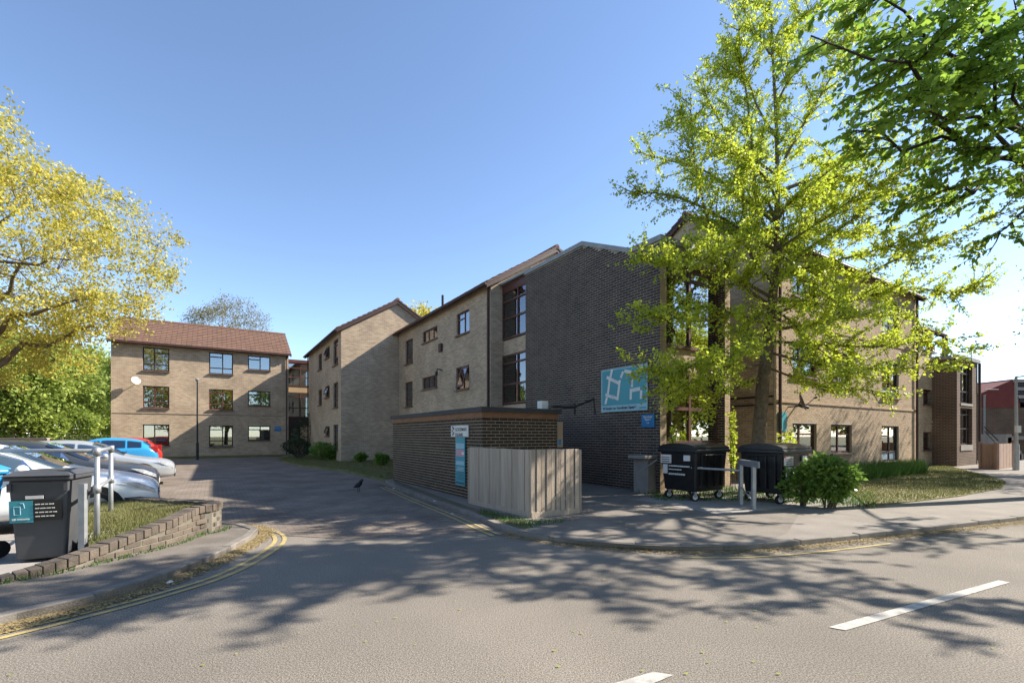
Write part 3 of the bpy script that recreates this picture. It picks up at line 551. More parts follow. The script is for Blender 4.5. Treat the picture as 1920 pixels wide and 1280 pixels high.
glazing(t2, w2, wa, wb, [(zz(755), zz(683), (zz(732), zz(697))), (zz(834), zz(764), (zz(803), zz(776)))], (0, .42, .8, 1), 'dk_frame'); q = MB(); w.box(q, wa, wb, zz(834)-.28, zz(834)-.003, -.1, .03); q.build('sill', 'concrete', t2); q = MB(); w.box(q, wa, wb, zz(755)-.12, zz(755)-.003, -.1, .03); q.build('sill', 'concrete', t2)
q = MB(); q.bx(U6-.1, U6b+.1, V6-.1, V6+6, H6, H6+.18); q.build('coping', 'coping', t2); q = MB(); q.tube([W(U6b+.1, V6-.05, .1), W(U6b+.1, V6-.05, H6)], .06); q.build('drainpipe', 'fascia', t2)
q = MB(); q.bx(U6+.2, U6b-.2, V6+1.2, V6+5.8, 2.6, 2.8); q.bx(U6+.2, U6b-.2, V6+1.2, V6+5.8, 5, 5.2); q.build('landing', 'concrete', t2)
# --- far building with red upper storey
fb = root('far_house', at(1880, 870, 32), 'far brick building with dark red tile hung upper storey', 'building'); X0 = at(1838, 815, 31).x; X1 = 60; Y0 = 31; zf = lambda y: EYE+(HZ-y)/F*Y0
q = MB(); q.box((X0, Y0, -.2), (X1-X0, 0, 0), (0, 9, 0), Z*(zf(764)+.2)); q.build('wall', 'store_tex', fb)
xa, xb = at(1897, 0, Y0).x, at(1912, 0, Y0).x
q = MB(); q.prism([(X0, Y0-.03, zf(764)), (xb, Y0-.03, zf(764)), (xb, Y0-.03, zf(757)), (xa, Y0-.03, zf(712)), (X0, Y0-.03, zf(737))], (0, 9, 0)); q.build('upper_wall', 'red_tile', fb)
for i in range(6):
    f0, f1 = i/6, (i+1)/6; ax, az = xa+(xb-xa)*f0, zf(712)+(zf(757)-zf(712))*f0; bx_, bz = xa+(xb-xa)*f1, zf(712)+(zf(757)-zf(712))*f1
    q = MB(); q.prism([(ax, Y0-.06, az+.05), (X1, Y0-.06, az+.05), (X1, Y0-.06, bz+.1), (bx_, Y0-.06, bz+.1)][::-1], (0, 9-i*.1, 0)); q.build('roof_slat', 'slat' if i % 2 == 0 else 'felt', fb)
q = MB(); q.box((at(1862, 0, Y0).x, Y0-.3, zf(824)), (X1-at(1862, 0, Y0).x, 0, 0), (0, .29, 0), Z*(zf(817)-zf(824))); q.build('pale_band', 'concrete', fb)
for k in range(7): q = MB(); x = at(1843+k*3.5, 0, 30).x; q.box((x, 28.6, -.1), (.35, 0, 0), (0, 1.6, 0), Z*(1.75-.2*k)); q.build('step', 'concrete', fb)
q = MB(); q.tube([at(1846, 800, 28.5), at(1872, 826, 28.5)], .03); q.tube([at(1846, 808, 28.5), at(1872, 836, 28.5)], .02); q.build('stair_rail', 'bmetal', fb)
q = MB(); q.tube([at(1846, 740, 30.8), at(1846, 820, 30.8)], .05); q.tube([at(1846, 730, 30.8), at(1872, 730, 30.8)], .03); q.build('drainpipe', 'coping', fb)
# --- fence panels by the second tower
def ground_x(x, y, z=0): return P(x, y, z)
for i, (xa, ya, xb, yb, lab) in enumerate(((1838, 881, 1867, 883, 'brown timber fence panel next to the second tower'), (1869, 884, 1899, 879, 'pale timber fence panels turning toward the lamp post'))):
    a, b = P(xa, ya, -.02), P(xb, yb, -.02); f = root('timber_fence', a, lab, 'fence'); n = 5; d = b-a
    for k in range(n): q = MB(); q.box(a+d*(k/n)+d*.004, d*(1/n-.012), Z.cross(d).normalized()*.03, Z*1.22); q.build('board', 'fence_p', f)
    for p in (a, b): q = MB(); q.box(p-Vector((.05, .06, 0)), (.1, 0, 0), (0, .1, 0), Z*1.3); q.build('post', 'fence_p', f)
# ================================================================ BIN STORE AND FENCE
US, VS = 5.17, on_u(5.17, 905); VSb = on_u(US, 737); USr = on_v(VS, 1043); HS = 2.0
st = root('bin_store', W(US, VS, 0), 'low flat roofed brown brick bin store with timber fascia', 'shed'); w = wall_u(US); wf = wall_v(VS)
q = MB(); wall_face(w, q, VS, VSb, 0, [(VS, HS), (VSb, HS)], []); lw = q.build('side_wall', 'store_m', st); bricks(w, VS, VSb, .05, [(VS, HS), (VSb, HS)], [], 'store_b', lw)
q = MB(); wall_face(wf, q, US, USr, 0, [(US, HS), (USr, HS)], []); fw = q.build('front_wall', 'store_m', st); bricks(wf, US, USr, .05, [(US, HS), (USr, HS)], [], 'store_b', fw, shift=1, ind=200)
q = MB(); wall_face(Wall(B*USr, A, B), q, VS, VSb, 0, [(VS, HS), (VSb, HS)], []); wall_face(Wall(A*VSb, B, A), q, US, USr, 0, [(US, HS), (USr, HS)], []); q.build('rear_wall', 'store_tex', st)
q = MB(); q.bx(US-.03, USr+.05, VS-.03, VSb+.05, HS, HS+.13); q.build('fascia', 'wood', st); q = MB(); q.bx(US-.07, USr+.12, VS-.07, VSb+.08, HS+.13, HS+.24); q.build('roof_edge', 'felt', st)
q = MB(); q.tube([W(USr-.15, VS-.02, HS+.3), W(USr+.9, VS+.4, HS+.34), W(USr+1.7, VS+.5, HS+.6), W(USr+1.75, VS+.5, HS+.2)], .03); q.build('pipe', 'bmetal', st); q = MB(); q.box(W(USr-.3, VS+.2, HS+.24), B*.2, A*.2, Z*.22); q.build('floodlight', 'label_w', st)
def board(wl, s0, s1, z0, z1, m, name, label, cat='sign', o=.02, th=.025):
    q = MB(); wl.box(q, min(s0, s1), max(s0, s1), z0, z1, o, o+th); return tag(q.build(name, m), label, cat)
va, za = on_u(US, 848.5, 799); vb, zb = on_u(US, 881, 816); sx = -A; Z4 = on_u(US, 865, 799)[1], on_u(US, 865, 816)[1]
s1 = board(w, va, vb, Z4[1]-.03, Z4[0]+.02, 'label_w', 'name_sign', 'white street name sign reading Goodman Square on the bin store')
L0 = max(va, vb)-.26; text('GOODMAN', .115, w.p(L0, Z4[0]-.115, .047), -A, -B, 'label_k', s1, bold=.002); text('SQUARE', .115, w.p(L0, Z4[0]-.245, .047), -A, -B, 'label_k', s1, bold=.002)
for k in range(5): q = MB(); cx = max(va, vb)-.13+.05*math.cos(k*1.26); cz = (Z4[0]+Z4[1])/2+.09*math.sin(k*1.26); w.box(q, cx-.025, cx+.025, cz-.03, cz+.03, .045, .048); q.build('crest', 'bin_grey', s1)
va, vb = on_u(US, 857), on_u(US, 874.5); zt_, zb_ = on_u(US, 866, 819)[1], on_u(US, 866, 909)[1]; H_ = zt_-zb_
s2 = board(w, va, vb, zb_, zt_, 'teal', 'poster', 'tall narrow teal notice board on the bin store wall')
for m_, f0, f1 in (('aqua', .76, .87), ('pink', .60, .74), ('label_w', .64, .69), ('aqua', .42, .50), ('label_k', .035, .06)):
    q = MB(); w.box(q, vb+.03, va-.03 if m_ != 'label_w' else vb+.16, zb_+H_*f0, zb_+H_*f1, .045, .0465+.001*(m_ == 'label_w')); q.build('print', m_, s2)
for k in range(9): q = MB(); w.box(q, vb+.04, va-.05-.03*(k % 3), zb_+H_*(.12+.03*k), zb_+H_*(.128+.03*k), .045, .0462); q.build('print_line', 'label_w' if k > 5 else 'label_k', s2)
sw = board(wf, on_v(VS, 1043.5), on_v(VS, 1053), on_v(VS, 1048, 838)[1], on_v(VS, 1048, 791)[1], 'panel', 'notice', 'narrow cream notice strip at the end of the bin store', 'notice', .02, .03); q = MB(); wf.box(q, on_v(VS, 1045), on_v(VS, 1050), on_v(VS, 1048, 834)[1], on_v(VS, 1048, 823)[1], .05, .052); q.build('print', 'blue', sw)
# timber screen fence: two runs of upright boards on gravel boards
FA, FB_, FC = P(880, 949), P(996, 978), P(1086, 968); fn = root('timber_screen', FB_, 'weathered upright board timber screen in front of the bin store', 'fence'); ZT = lambda x, y, t: EYE+(HZ-y)/F*t
fh = EYE-(843-HZ)/F*FB_.y
for a, b, n in ((FA, FB_, 11), (FB_, FC, 10)):
    d = (b-a)/n; nn = Z.cross(d).normalized()*-1
    q = MB(); q.box(a+nn*.02, b-a, -nn*.05, Z*.17); q.build('gravel_board', 'fence', fn)
    for k in range(n):
        q = MB(); top = fh + .03*((FB_-a).length and 0)+random.uniform(-.004, .004)
        q.box(a+d*k+d*.03+nn*(.012 if k % 2 else 0)+Z*.16, d*(.985 if a is FA else .86), -nn*.02, Z*(top-.16)); q.build('board', 'fence', fn, bevel=.004)
for p in (FA, FB_, FC): q = MB(); q.box(p+Vector((-.04, .03, 0)), (.09, 0, 0), (0, .09, 0), Z*(fh-.02)); q.build('post', 'fence', fn)
# pale pier and tilted plank beside the tower
pr = root('concrete_pier', W(9.45, 8.35, 0), 'low pale concrete pier against the tower wall behind the bin', 'pier'); q = MB(); q.bx(9.5, 9.82, 8.45, 8.95, 0, .98); q.build('shaft', 'concrete', pr, bevel=.02); q = MB(); q.bx(9.35, 9.82, 8.4, 9.0, .98, 1.06); q.build('cap', 'concrete', pr, bevel=.01)
q = MB(); q.tube([W(9.3, 8.6, .62), W(9.46, 8.1, .98)], .018); q.build('rod', 'concrete', pr)
# signs on the tower
w = wall_u(UT); va, zA = on_u(UT, 1129.5, 695); vb, zB = on_u(UT, 1216, 683); zC = on_u(UT, 1129.5, 773)[1]; bw = va-vb; bh = zA-zC
mb_ = board(w, va, vb, zC, zA, 'aqua', 'map_board', 'large teal welcome map board on the dark tower wall')
q = MB(); w.box(q, vb+.04, va-.04, zC+bh*.15, zA-.04, .045, .048); q.build('map_field', 'teal', mb_)
def mp(cx, cy, l, ww, ang):
    c = w.p(va-bw*cx, zA-bh*cy, .05); dx = (-A*math.cos(ang)+Z*math.sin(ang)); dz = (A*math.sin(ang)+Z*math.cos(ang)); q = MB(); q.box(c-dx*l*bw/2-dz*ww*bw/2, dx*l*bw, dz*ww*bw, -B*.003); q.build('map_block', 'label_w', mb_)
R = math.radians
for a in ((.24,.10,.13,.045,R(72)),(.28,.27,.32,.05,R(-24)),(.18,.43,.26,.045,R(80)),(.41,.48,.28,.045,R(80)),(.20,.63,.20,.05,R(-18)),(.33,.68,.16,.045,R(-22)),(.12,.73,.12,.045,R(70)),(.48,.17,.11,.045,R(62)),(.61,.12,.16,.05,R(-14)),(.70,.30,.17,.04,R(86)),(.695,.42,.08,.045,R(88)),(.78,.54,.16,.055,R(4)),(.67,.63,.17,.045,R(88)),(.88,.66,.13,.045,R(88))): mp(*a)
text('Welcome to Goodman Square', bh*.085, w.p(va-.06, zC+bh*.055, .047), -A, -B, 'label_k', mb_, bold=.004); q = MB(); w.box(q, vb+.06, vb+.28, zC+.05, zC+.09, .045, .048); q.build('logo', 'teal', mb_)
va, zA = on_u(UT, 1205, 777); vb, zC = on_u(UT, 1229, 800); zC = on_u(UT, 1205, 801)[1]
bs = board(w, va, vb, zC, zA, 'blue', 'block_sign', 'blue block number sign on the dark tower wall'); c_ = (va+vb)/2
for s_, dz, sz in (('Goodman', .09, .075), ('Square', .16, .075), ('1-9', .25, .06)): text(s_, sz, w.p(c_, zA-dz, .047), -A, -B, 'label_w', bs, align='CENTER', bold=.002)
q = MB(); w.box(q, on_u(UT, 1079), 14.2, 2.58, 2.62, 0, .04); w.box(q, on_u(UT, 1079), on_u(UT, 1079)+.04, 2.25, 2.58, 0, .04); q.build('conduit', 'bmetal', tw)
# ================================================================ BINS
def big_bin(u0, v0, du, dv, label, faces):
    r = root('wheeled_container', W(u0+du/2, v0+dv/2, PV), label, 'bin', 'black four wheeled waste containers'); zb, zt = PV+.22, PV+1.17; i = .09
    def ring(k, z): return [W(u0+k, v0+k, z), W(u0+du-k, v0+k, z), W(u0+du-k, v0+dv-k, z), W(u0+k, v0+dv-k, z)]
    q = MB(); q.v += [tuple(p) for p in ring(i, zb)+ring(.02, zt)]; q.f += [(3, 2, 1, 0), (4, 5, 6, 7)]+[(k, (k+1) % 4, 4+(k+1) % 4, 4+k) for k in range(4)]; q.build('body', 'black', r, bevel=.03)
    q = MB(); q.bx(u0-.03, u0+du+.03, v0-.03, v0+dv+.03, zt-.05, zt+.03); q.build('rim', 'black', r, bevel=.02)
    q = MB(); n = 8
    for k in range(n):
        a, b = k/n, (k+1)/n; h = lambda f: .05+.09*math.sin(math.pi*f)**.6
        q.prism([W(u0-.02, v0+dv*a, zt+.03), W(u0-.02, v0+dv*b, zt+.03), W(u0-.02, v0+dv*b, zt+.03+h(b)), W(u0-.02, v0+dv*a, zt+.03+h(a))][::-1], B*(du+.04))
    q.build('lid', 'black', r, bevel=.004)
    for k in range(4): 
        for sd in (0, 1):
            q = MB(); f = .18+.2*k
            if sd: q.bx(u0+du*f-.02, u0+du*f+.02, v0-.005, v0+.05, zb+.12, zt-.08)
            else: q.bx(u0-.005, u0+.05, v0+dv*f-.02, v0+dv*f+.02, zb+.12, zt-.08)
            if (sd == 0) != (faces == 'u'): q.build('rib', 'black', r)
    for a in (0, 1):
        for b in (0, 1):
            c = W(u0+(.16 if a == 0 else du-.16), v0+(.16 if b == 0 else dv-.16), 0); ax = (B*.4+A*.9).normalized(); q = MB(); q.tube([c+Z*(PV+.1)-ax*.03, c+Z*(PV+.1)+ax*.03], .1, 16); wh = q.build('wheel', 'rubber', r)
            q = MB(); q.tube([c+Z*(PV+.1)-ax*.034, c+Z*(PV+.1)+ax*.034], .06, 12); q.build('rim_disc', 'label_w', wh); q = MB(); q.box(c+Z*(PV+.1)-ax*.05-Z.cross(ax)*.03, ax*.1, Z.cross(ax)*.06, Z*.16); q.build('castor_fork', 'gmetal', wh)
            if a == 0 or b == 0:
                pass
    wl = wall_u(u0) if faces == 'u' else wall_v(v0); s0, L = (v0, dv) if faces == 'u' else (u0, du); fl = (lambda f: s0+L*(1-f)) if faces == 'u' else (lambda f: s0+L*f)
    def lab(f0, f1, z0, z1, m): q = MB(); wl.box(q, *sorted((fl(f0), fl(f1))), z0, z1, .0 if z0 > 1 else -.02, .012 if z0 > 1 else .006); return q.build('label', m, r)
    lab(.06, .34, .93, 1.13, 'label_w'); lab(.68, .84, 1.0, 1.13, 'label_w'); lab(.12, .24, .68, .9, 'label_w')
    d_ = -A if faces == 'u' else B; n_ = -B if faces == 'u' else -A
    for k in range(9): lab(.28+.06*k, .325+.06*k+.008*(k % 3), .855, .885, 'label_w')
    for k in range(5): lab(.28+.07*k, .335+.07*k, .775, .80, 'label_w')
    for k in range(8): lab(.28+.055*k, .32+.055*k, .66, .70, 'label_w')
    for k in range(3): q = MB(); wl.box(q, *sorted((fl(.09), fl(.31))), .96+.05*k, .975+.05*k, .012, .014); q.build('label_print', 'tail' if k == 2 else 'label_k', r)
    q = MB(); wl.box(q, *sorted((fl(.02), fl(.05))), 1.1, 1.14, .01, .02); q.build('reflector', 'tail', r)
    q = MB(); q.tube([W(u0-.06, v0+dv*.2, zt-.1), W(u0-.06, v0+dv*.8, zt-.1)], .015) if faces != 'u' else q.tube([W(u0+du*.2, v0-.06, zt-.1), W(u0+du*.8, v0-.06, zt-.1)], .015); q.build('handle', 'bmetal', r)
big_bin(9.2, 6.78, 1.22, 1.05, 'black four wheeled container close to the dark tower wall', 'u'); big_bin(10.42, 5.5, 1.2, 1.02, 'black four wheeled container beside the leafy shrub', 'v')
fr = root('steel_bin_bracket', P(1400, 950, PV), 'galvanised steel bin locking bracket between the two black containers', 'bracket')
for x, y in ((1389, 946), (1413, 955)): p = P(x, y, PV); q = MB(); q.box(p-Vector((.035, .035, 0)), (.07, 0, 0), (0, .07, 0), Z*.88); q.build('leg', 'gmetal', fr)
p0, p1 = P(1389, 946, PV), P(1413, 955, PV); q = MB(); q.box(p0+(p0-p1)*.25+Z*.86, (p1-p0)*1.6, Vector((.1, .14, 0)), Z*.13); q.build('housing', 'gmetal', fr, bevel=.01); q = MB(); q.tube([p0+Z*.75, p0+Z*.78+A*.9-B*.5], .025); q.tube([p0+Z*.4, p1+Z*.15], .012); q.build('arm', 'gmetal', fr)
def wheelie(loc, yaw, h, col, lid, label):
    r = root('wheelie_bin', loc, label, 'bin'); X = Vector((math.cos(yaw), math.sin(yaw), 0)); Y = Vector((-math.sin(yaw), math.cos(yaw), 0)); w_, d_ = .60, .72; L = Vector(loc)
    def ring(kx, ky0, ky1, z): return [L+X*(-w_/2+kx)+Y*ky0+Z*z, L+X*(w_/2-kx)+Y*ky0+Z*z, L+X*(w_/2-kx)+Y*ky1+Z*z, L+X*(-w_/2+kx)+Y*ky1+Z*z]
    q = MB(); q.v += [tuple(p) for p in ring(.06, .06, d_-.14, .03)+ring(.01, 0, d_-.02, h*.9)]; q.f += [(3, 2, 1, 0), (4, 5, 6, 7)]+[(k, (k+1) % 4, 4+(k+1) % 4, 4+k) for k in range(4)]; bd = q.build('body', col, r, bevel=.025)
    q = MB(); q.prism(ring(-.025, -.03, d_, h*.9), Z*.05); q.build('rim', col, r, bevel=.015)
    q = MB(); a = ring(-.03, -.05, d_+.02, h*.955); b = ring(.05, .06, d_-.06, h); q.v += [tuple(p) for p in ring(-.03, -.05, d_+.02, h*.945)+a+b]; q.f += [(3, 2, 1, 0), (8, 9, 10, 11)]+[(k, (k+1) % 4, 4+(k+1) % 4, 4+k) for k in range(4)]+[(4+k, 4+(k+1) % 4, 8+(k+1) % 4, 8+k) for k in range(4)]; q.build('lid', lid, r, bevel=.012)
    for s in (-1, 1):
        c = L+X*s*(w_/2-.03)+Y*(d_-.08)+Z*.11; q = MB(); q.tube([c-X*.03, c+X*.03], .11, 16); q.build('wheel', 'rubber', r); q = MB(); q.box(L+X*(s*.2-.03)+Y*(d_-.03)+Z*(h*.83), X*.06, Y*.09, Z*.1); q.build('hinge', col, r); q = MB(); q.box(L+X*(s*.27-.02)-Y*.02+Z*(h*.78), X*.04, Y*.03, Z*.1); q.build('lug', col, r)
    q = MB(); q.tube([L-X*.24+Y*(d_+.06)+Z*h*.88, L+X*.24+Y*(d_+.06)+Z*h*.88], .018); q.build('handle', col, r)
    sl_ = .06/(h*.9)
    def lb(x0, x1, z0, z1, m, nm='label'): q = MB(); q.box(L+X*x0+Y*((.045 if nm == 'label' else .040)-sl_*z0)+Z*z0, X*(x1-x0), -Y*.006, Z*(z1-z0)-Y*sl_*(z1-z0)); return q.build(nm, m, r)
    if col == 'bin_grey':
        lb(-.275, -.05, .50, .77, 'teal'); lb(-.045, .22, .52, .77, 'label_k'); lb(-.12, .05, .79, .83, 'label_w')
        n_ = (-Y-Z*sl_).normalized(); f = lambda x, z: L+X*x+Y*(.037-sl_*z)+Z*z
        for k in range(4):
            x_ = -.03
            while x_ < .16-.05*(k == 3): w_l = random.uniform(.02, .05); lb(x_, x_+w_l, .715-.05*k, .728-.05*k, 'label_w', 'print_line'); x_ += w_l+.012
        lb(-.25, -.22, .53, .555, 'label_w', 'print_line'); lb(-.205, -.09, .535, .55, 'label_w', 'print_line')
        for a, b in (((-.23, .60), (-.23, .70)), ((-.23, .70), (-.17, .70)), ((-.17, .70), (-.17, .60)), ((-.17, .60), (-.23, .60)), ((-.17, .66), (-.13, .68)), ((-.13, .68), (-.14, .74)), ((-.17, .74), (-.14, .74))): q = MB(); q.tube([f(*a), f(*b)], .004, 5); q.build('icon_stroke', 'aqua', r)
    return r
bp_ = P(72, 1054, .02); wheelie((bp_.x, bp_.y, .02), math.radians(22), 1.13, 'bin_grey', 'bin_grey', 'grey wheelie bin with teal recycling label beside the low brick wall')
bq = P(-32, 1040, .02); wheelie((-7.0, 5.5, .02), math.radians(-12), 1.2, 'paint_blue', 'paint_blue', 'blue wheelie bin at the edge of the bin stand')
sheet('bin_stand.001', [P(-300, 1100), P(0, 1094), P(140, 1066), P(180, 1020), P(120, 1000), P(-300, 1010)], 'concrete', .016)
# ================================================================ LOW CURVED WALL AND BANK
LW = smooth([P(x, y) for x, y in ((-120,1128),(0,1104),(80,1089),(160,1071),(260,1046),(330,1027),(376,1009))], 10); e = LW[-1]
LW += [e+Vector(p) for p in ((.10,.12,0),(.12,.30,0),(.04,.48,0),(-.12,.60,0),(-.35,.68,0),(-.75,.78,0),(-1.3,.95,0),(-2.0,1.2,0))]
acc = [0]
for a, b in zip(LW[:-1], LW[1:]): acc.append(acc[-1]+(b-a).length)
def lpt(s): return Vector([float(np.interp(s, acc, [p[i] for p in LW])) for i in range(3)])
s_at = lambda x: min(range(len(LW)), key=lambda i: abs(960+LW[i].x/LW[i].y*F-x) if i < 61 else 1e9)
tops = ([0, acc[s_at(0)], acc[s_at(160)], acc[s_at(260)], acc[s_at(376)], acc[-1]], [.07, .11, .22, .34, .50, .50])
ltop = lambda s: float(np.interp(s, *tops))
lwr = root('low_brick_wall', e, 'low curved weathered brick retaining wall rising beside the left footway', 'wall')
q = MB()
for i in range(len(LW)-1):
    a, b = LW[i], LW[i+1]; n = Z.cross((b-a).normalized()); h0, h1 = ltop(acc[i])-.02, ltop(acc[i+1])-.02; n2 = n*.2
    q.v += [tuple(p) for p in (a+n*.01, b+n*.01, b+n*.01+Z*h1, a+n*.01+Z*h0, a+n2, b+n2, b+n2+Z*h1, a+n2+Z*h0)]; k = len(q.v)-8; q.f += [(k, k+1, k+2, k+3), (k+3, k+2, k+6, k+7), (k+5, k+4, k+7, k+6)]
core = q.build('core', 'low_m', lwr)
def lbrick(s, L, z, h, dep=.105, out=.0):
    p0, p1 = lpt(s), lpt(min(s+L, acc[-1])); d = p1-p0
    if d.length < .02: return
    n = Z.cross(d.normalized()); q = MB(); o = random.uniform(-.006, .006)-out
    tz = (ltop(s+L)-ltop(s)) if h > .09 else 0
    q.prism([p0+n*o+Z*z, p1+n*o+Z*(z+tz), p1+n*o+Z*(z+tz+h), p0+n*o+Z*(z+h)], n*dep); q.build('brick', 'low_b', lwr, bevel=.008)
for k in range(7):
    s = .11 if k % 2 else 0
    while s < acc[-1]:
        if .075*k+.07 < ltop(s+.1)-.10: lbrick(s+.006, .213, .075*k+.003, .065)
        s += .225
s = 0
while s < acc[-1]-.1: lbrick(s+.004, .098, ltop(s)-.105, .105+random.uniform(-.004, .008), .215, .012); s += .107
BK = [p+Z.cross((LW[min(i+1, len(LW)-1)]-LW[max(i-1, 0)]).normalized())*.2 for i, p in enumerate(LW)]
i0 = s_at(190); edge = BK[i0:]; bank = MB(); bz = lambda i: ltop(acc[i])-.05
inner = [P(185, 985, .25), P(210, 965, .3)]
poly = [Vector((p.x, p.y, bz(i0+i))) for i, p in enumerate(edge)]
back = [Vector((poly[-1].x-.2, poly[-1].y-.3, .45)), Vector((poly[0].x-1.8, poly[0].y+1.6, .42)), Vector((poly[0].x-.5, poly[0].y+.55, .27))]
ctr = sum(poly+back, Vector())/len(poly+back); allp = poly+back
for a, b in zip(allp, allp[1:]+allp[:1]): bank.poly([a, b, ctr]); bank.poly([Vector((a.x, a.y, 0)), Vector((b.x, b.y, 0)), b, a])
struct(bank.build('grass_bank', 'turf')); pp = [Vector((p.x, p.y, 0)) for p in allp]
AR = np.array([[p.x, p.y, p.z] for p in allp]); zfun = lambda x, y: np.array([np.average(AR[:, 2], weights=1/((AR[:, 0]-a)**2+(AR[:, 1]-b)**2+.02)) for a, b in zip(x, y)])
o = blades(pp, .4, 2600, .05, 'grass', zf=zfun, wd=.005)
q = MB(); q.box(P(150, 1045), Vector((.1, .02, 0)), Vector((.35, 1.0, 0)), Z*.3); struct(q.build('concrete_edging', 'concrete'))
# ================================================================ HANDRAIL, LAMPS
hr = root('steel_handrail', P(182, 1003, .25), 'galvanised tubular handrail beside the grey wheelie bin', 'handrail')
pa, pb = at(182, 1005, 6.1), at(208, 958, 7.4); za = at(182, 845, 6.1).z; pc = Vector((pa.x-2.5, pa.y+.45, za-.01)); pd = Vector((pb.x-3.6, pb.y+1.0, za))
for p, nm in ((pa, 0), (pb, 0)): q = MB(); q.tube([Vector((p.x, p.y, .0)), Vector((p.x, p.y, za))], .03, 12); q.build('post', 'gmetal', hr, smooth=True)
q = MB(); q.tube([Vector((pa.x, pa.y, za)), pc], .027, 12); q.build('top_rail', 'gmetal', hr, smooth=True)
q = MB(); q.tube([Vector((pa.x, pa.y, za)), Vector((pb.x, pb.y, za))], .027, 12); q.tube([Vector((pa.x, pa.y, za-.48)), Vector((pb.x, pb.y, za-.48))], .022, 12); q.build('cross_rail', 'gmetal', hr, smooth=True)
for p in (pa, pb):
    for dz in (0, -.48): q = MB(); q.tube([Vector((p.x, p.y, za+dz-.06)), Vector((p.x, p.y, za+dz+.04))], .042, 12); q.build('fitting', 'gmetal', hr, smooth=True)
q = MB(); pe = at(152, 1030, 6.0); q.box(Vector((pe.x-.04, pe.y, 0)), (.08, 0, 0), (0, .05, 0), Z*.98); q.build('post', 'gmetal', hr)
lp = root('lamp_post', P(370, 862), 'slim black lamp post on the grass before the end block', 'lamp post'); p = P(370, 862); hz = EYE+(HZ-712)/F*p.y
q = MB(); q.tube([p, p+Z*1.1], .085, 10); q.build('base', 'bmetal', lp); q = MB(); q.tube([p+Z*1.1, p+Z*(hz-.1)], [.055, .04], 10); q.build('column', 'bmetal', lp); q = MB(); q.tube([p+Z*(hz-.12), p+Z*(hz+.02), p+Z*(hz+.1)], [.06, .13, .05], 12); q.build('lantern', 'coping', lp)
lp = root('street_lamp', P(1905, 884), 'tall grey street lamp with short arm beside the far fence', 'lamp post'); p = P(1905, 884); hz = EYE+(HZ-706)/F*p.y
q = MB(); q.tube([p, p+Z*1.2], .11, 12); q.build('base', 'gmetal', lp); q = MB(); q.tube([p+Z*1.2, p+Z*hz], [.07, .05], 12); q.build('column', 'gmetal', lp); q = MB(); q.tube([p+Z*hz, p+Z*(hz+.05)+Vector((1.2, -.1, 0))], .035, 10); q.build('arm', 'gmetal', lp); q = MB(); q.box(p+Z*(hz-.02)+Vector((1.1, -.2, 0)), (.6, 0, 0), (0, .2, 0), Z*.1); q.build('lantern', 'coping', lp); q = MB(); q.box(p+Z*1.7+Vector((-.08, -.12, 0)), (.18, 0, 0), (0, .1, 0), Z*.3); q.build('plate', 'label_w', lp)
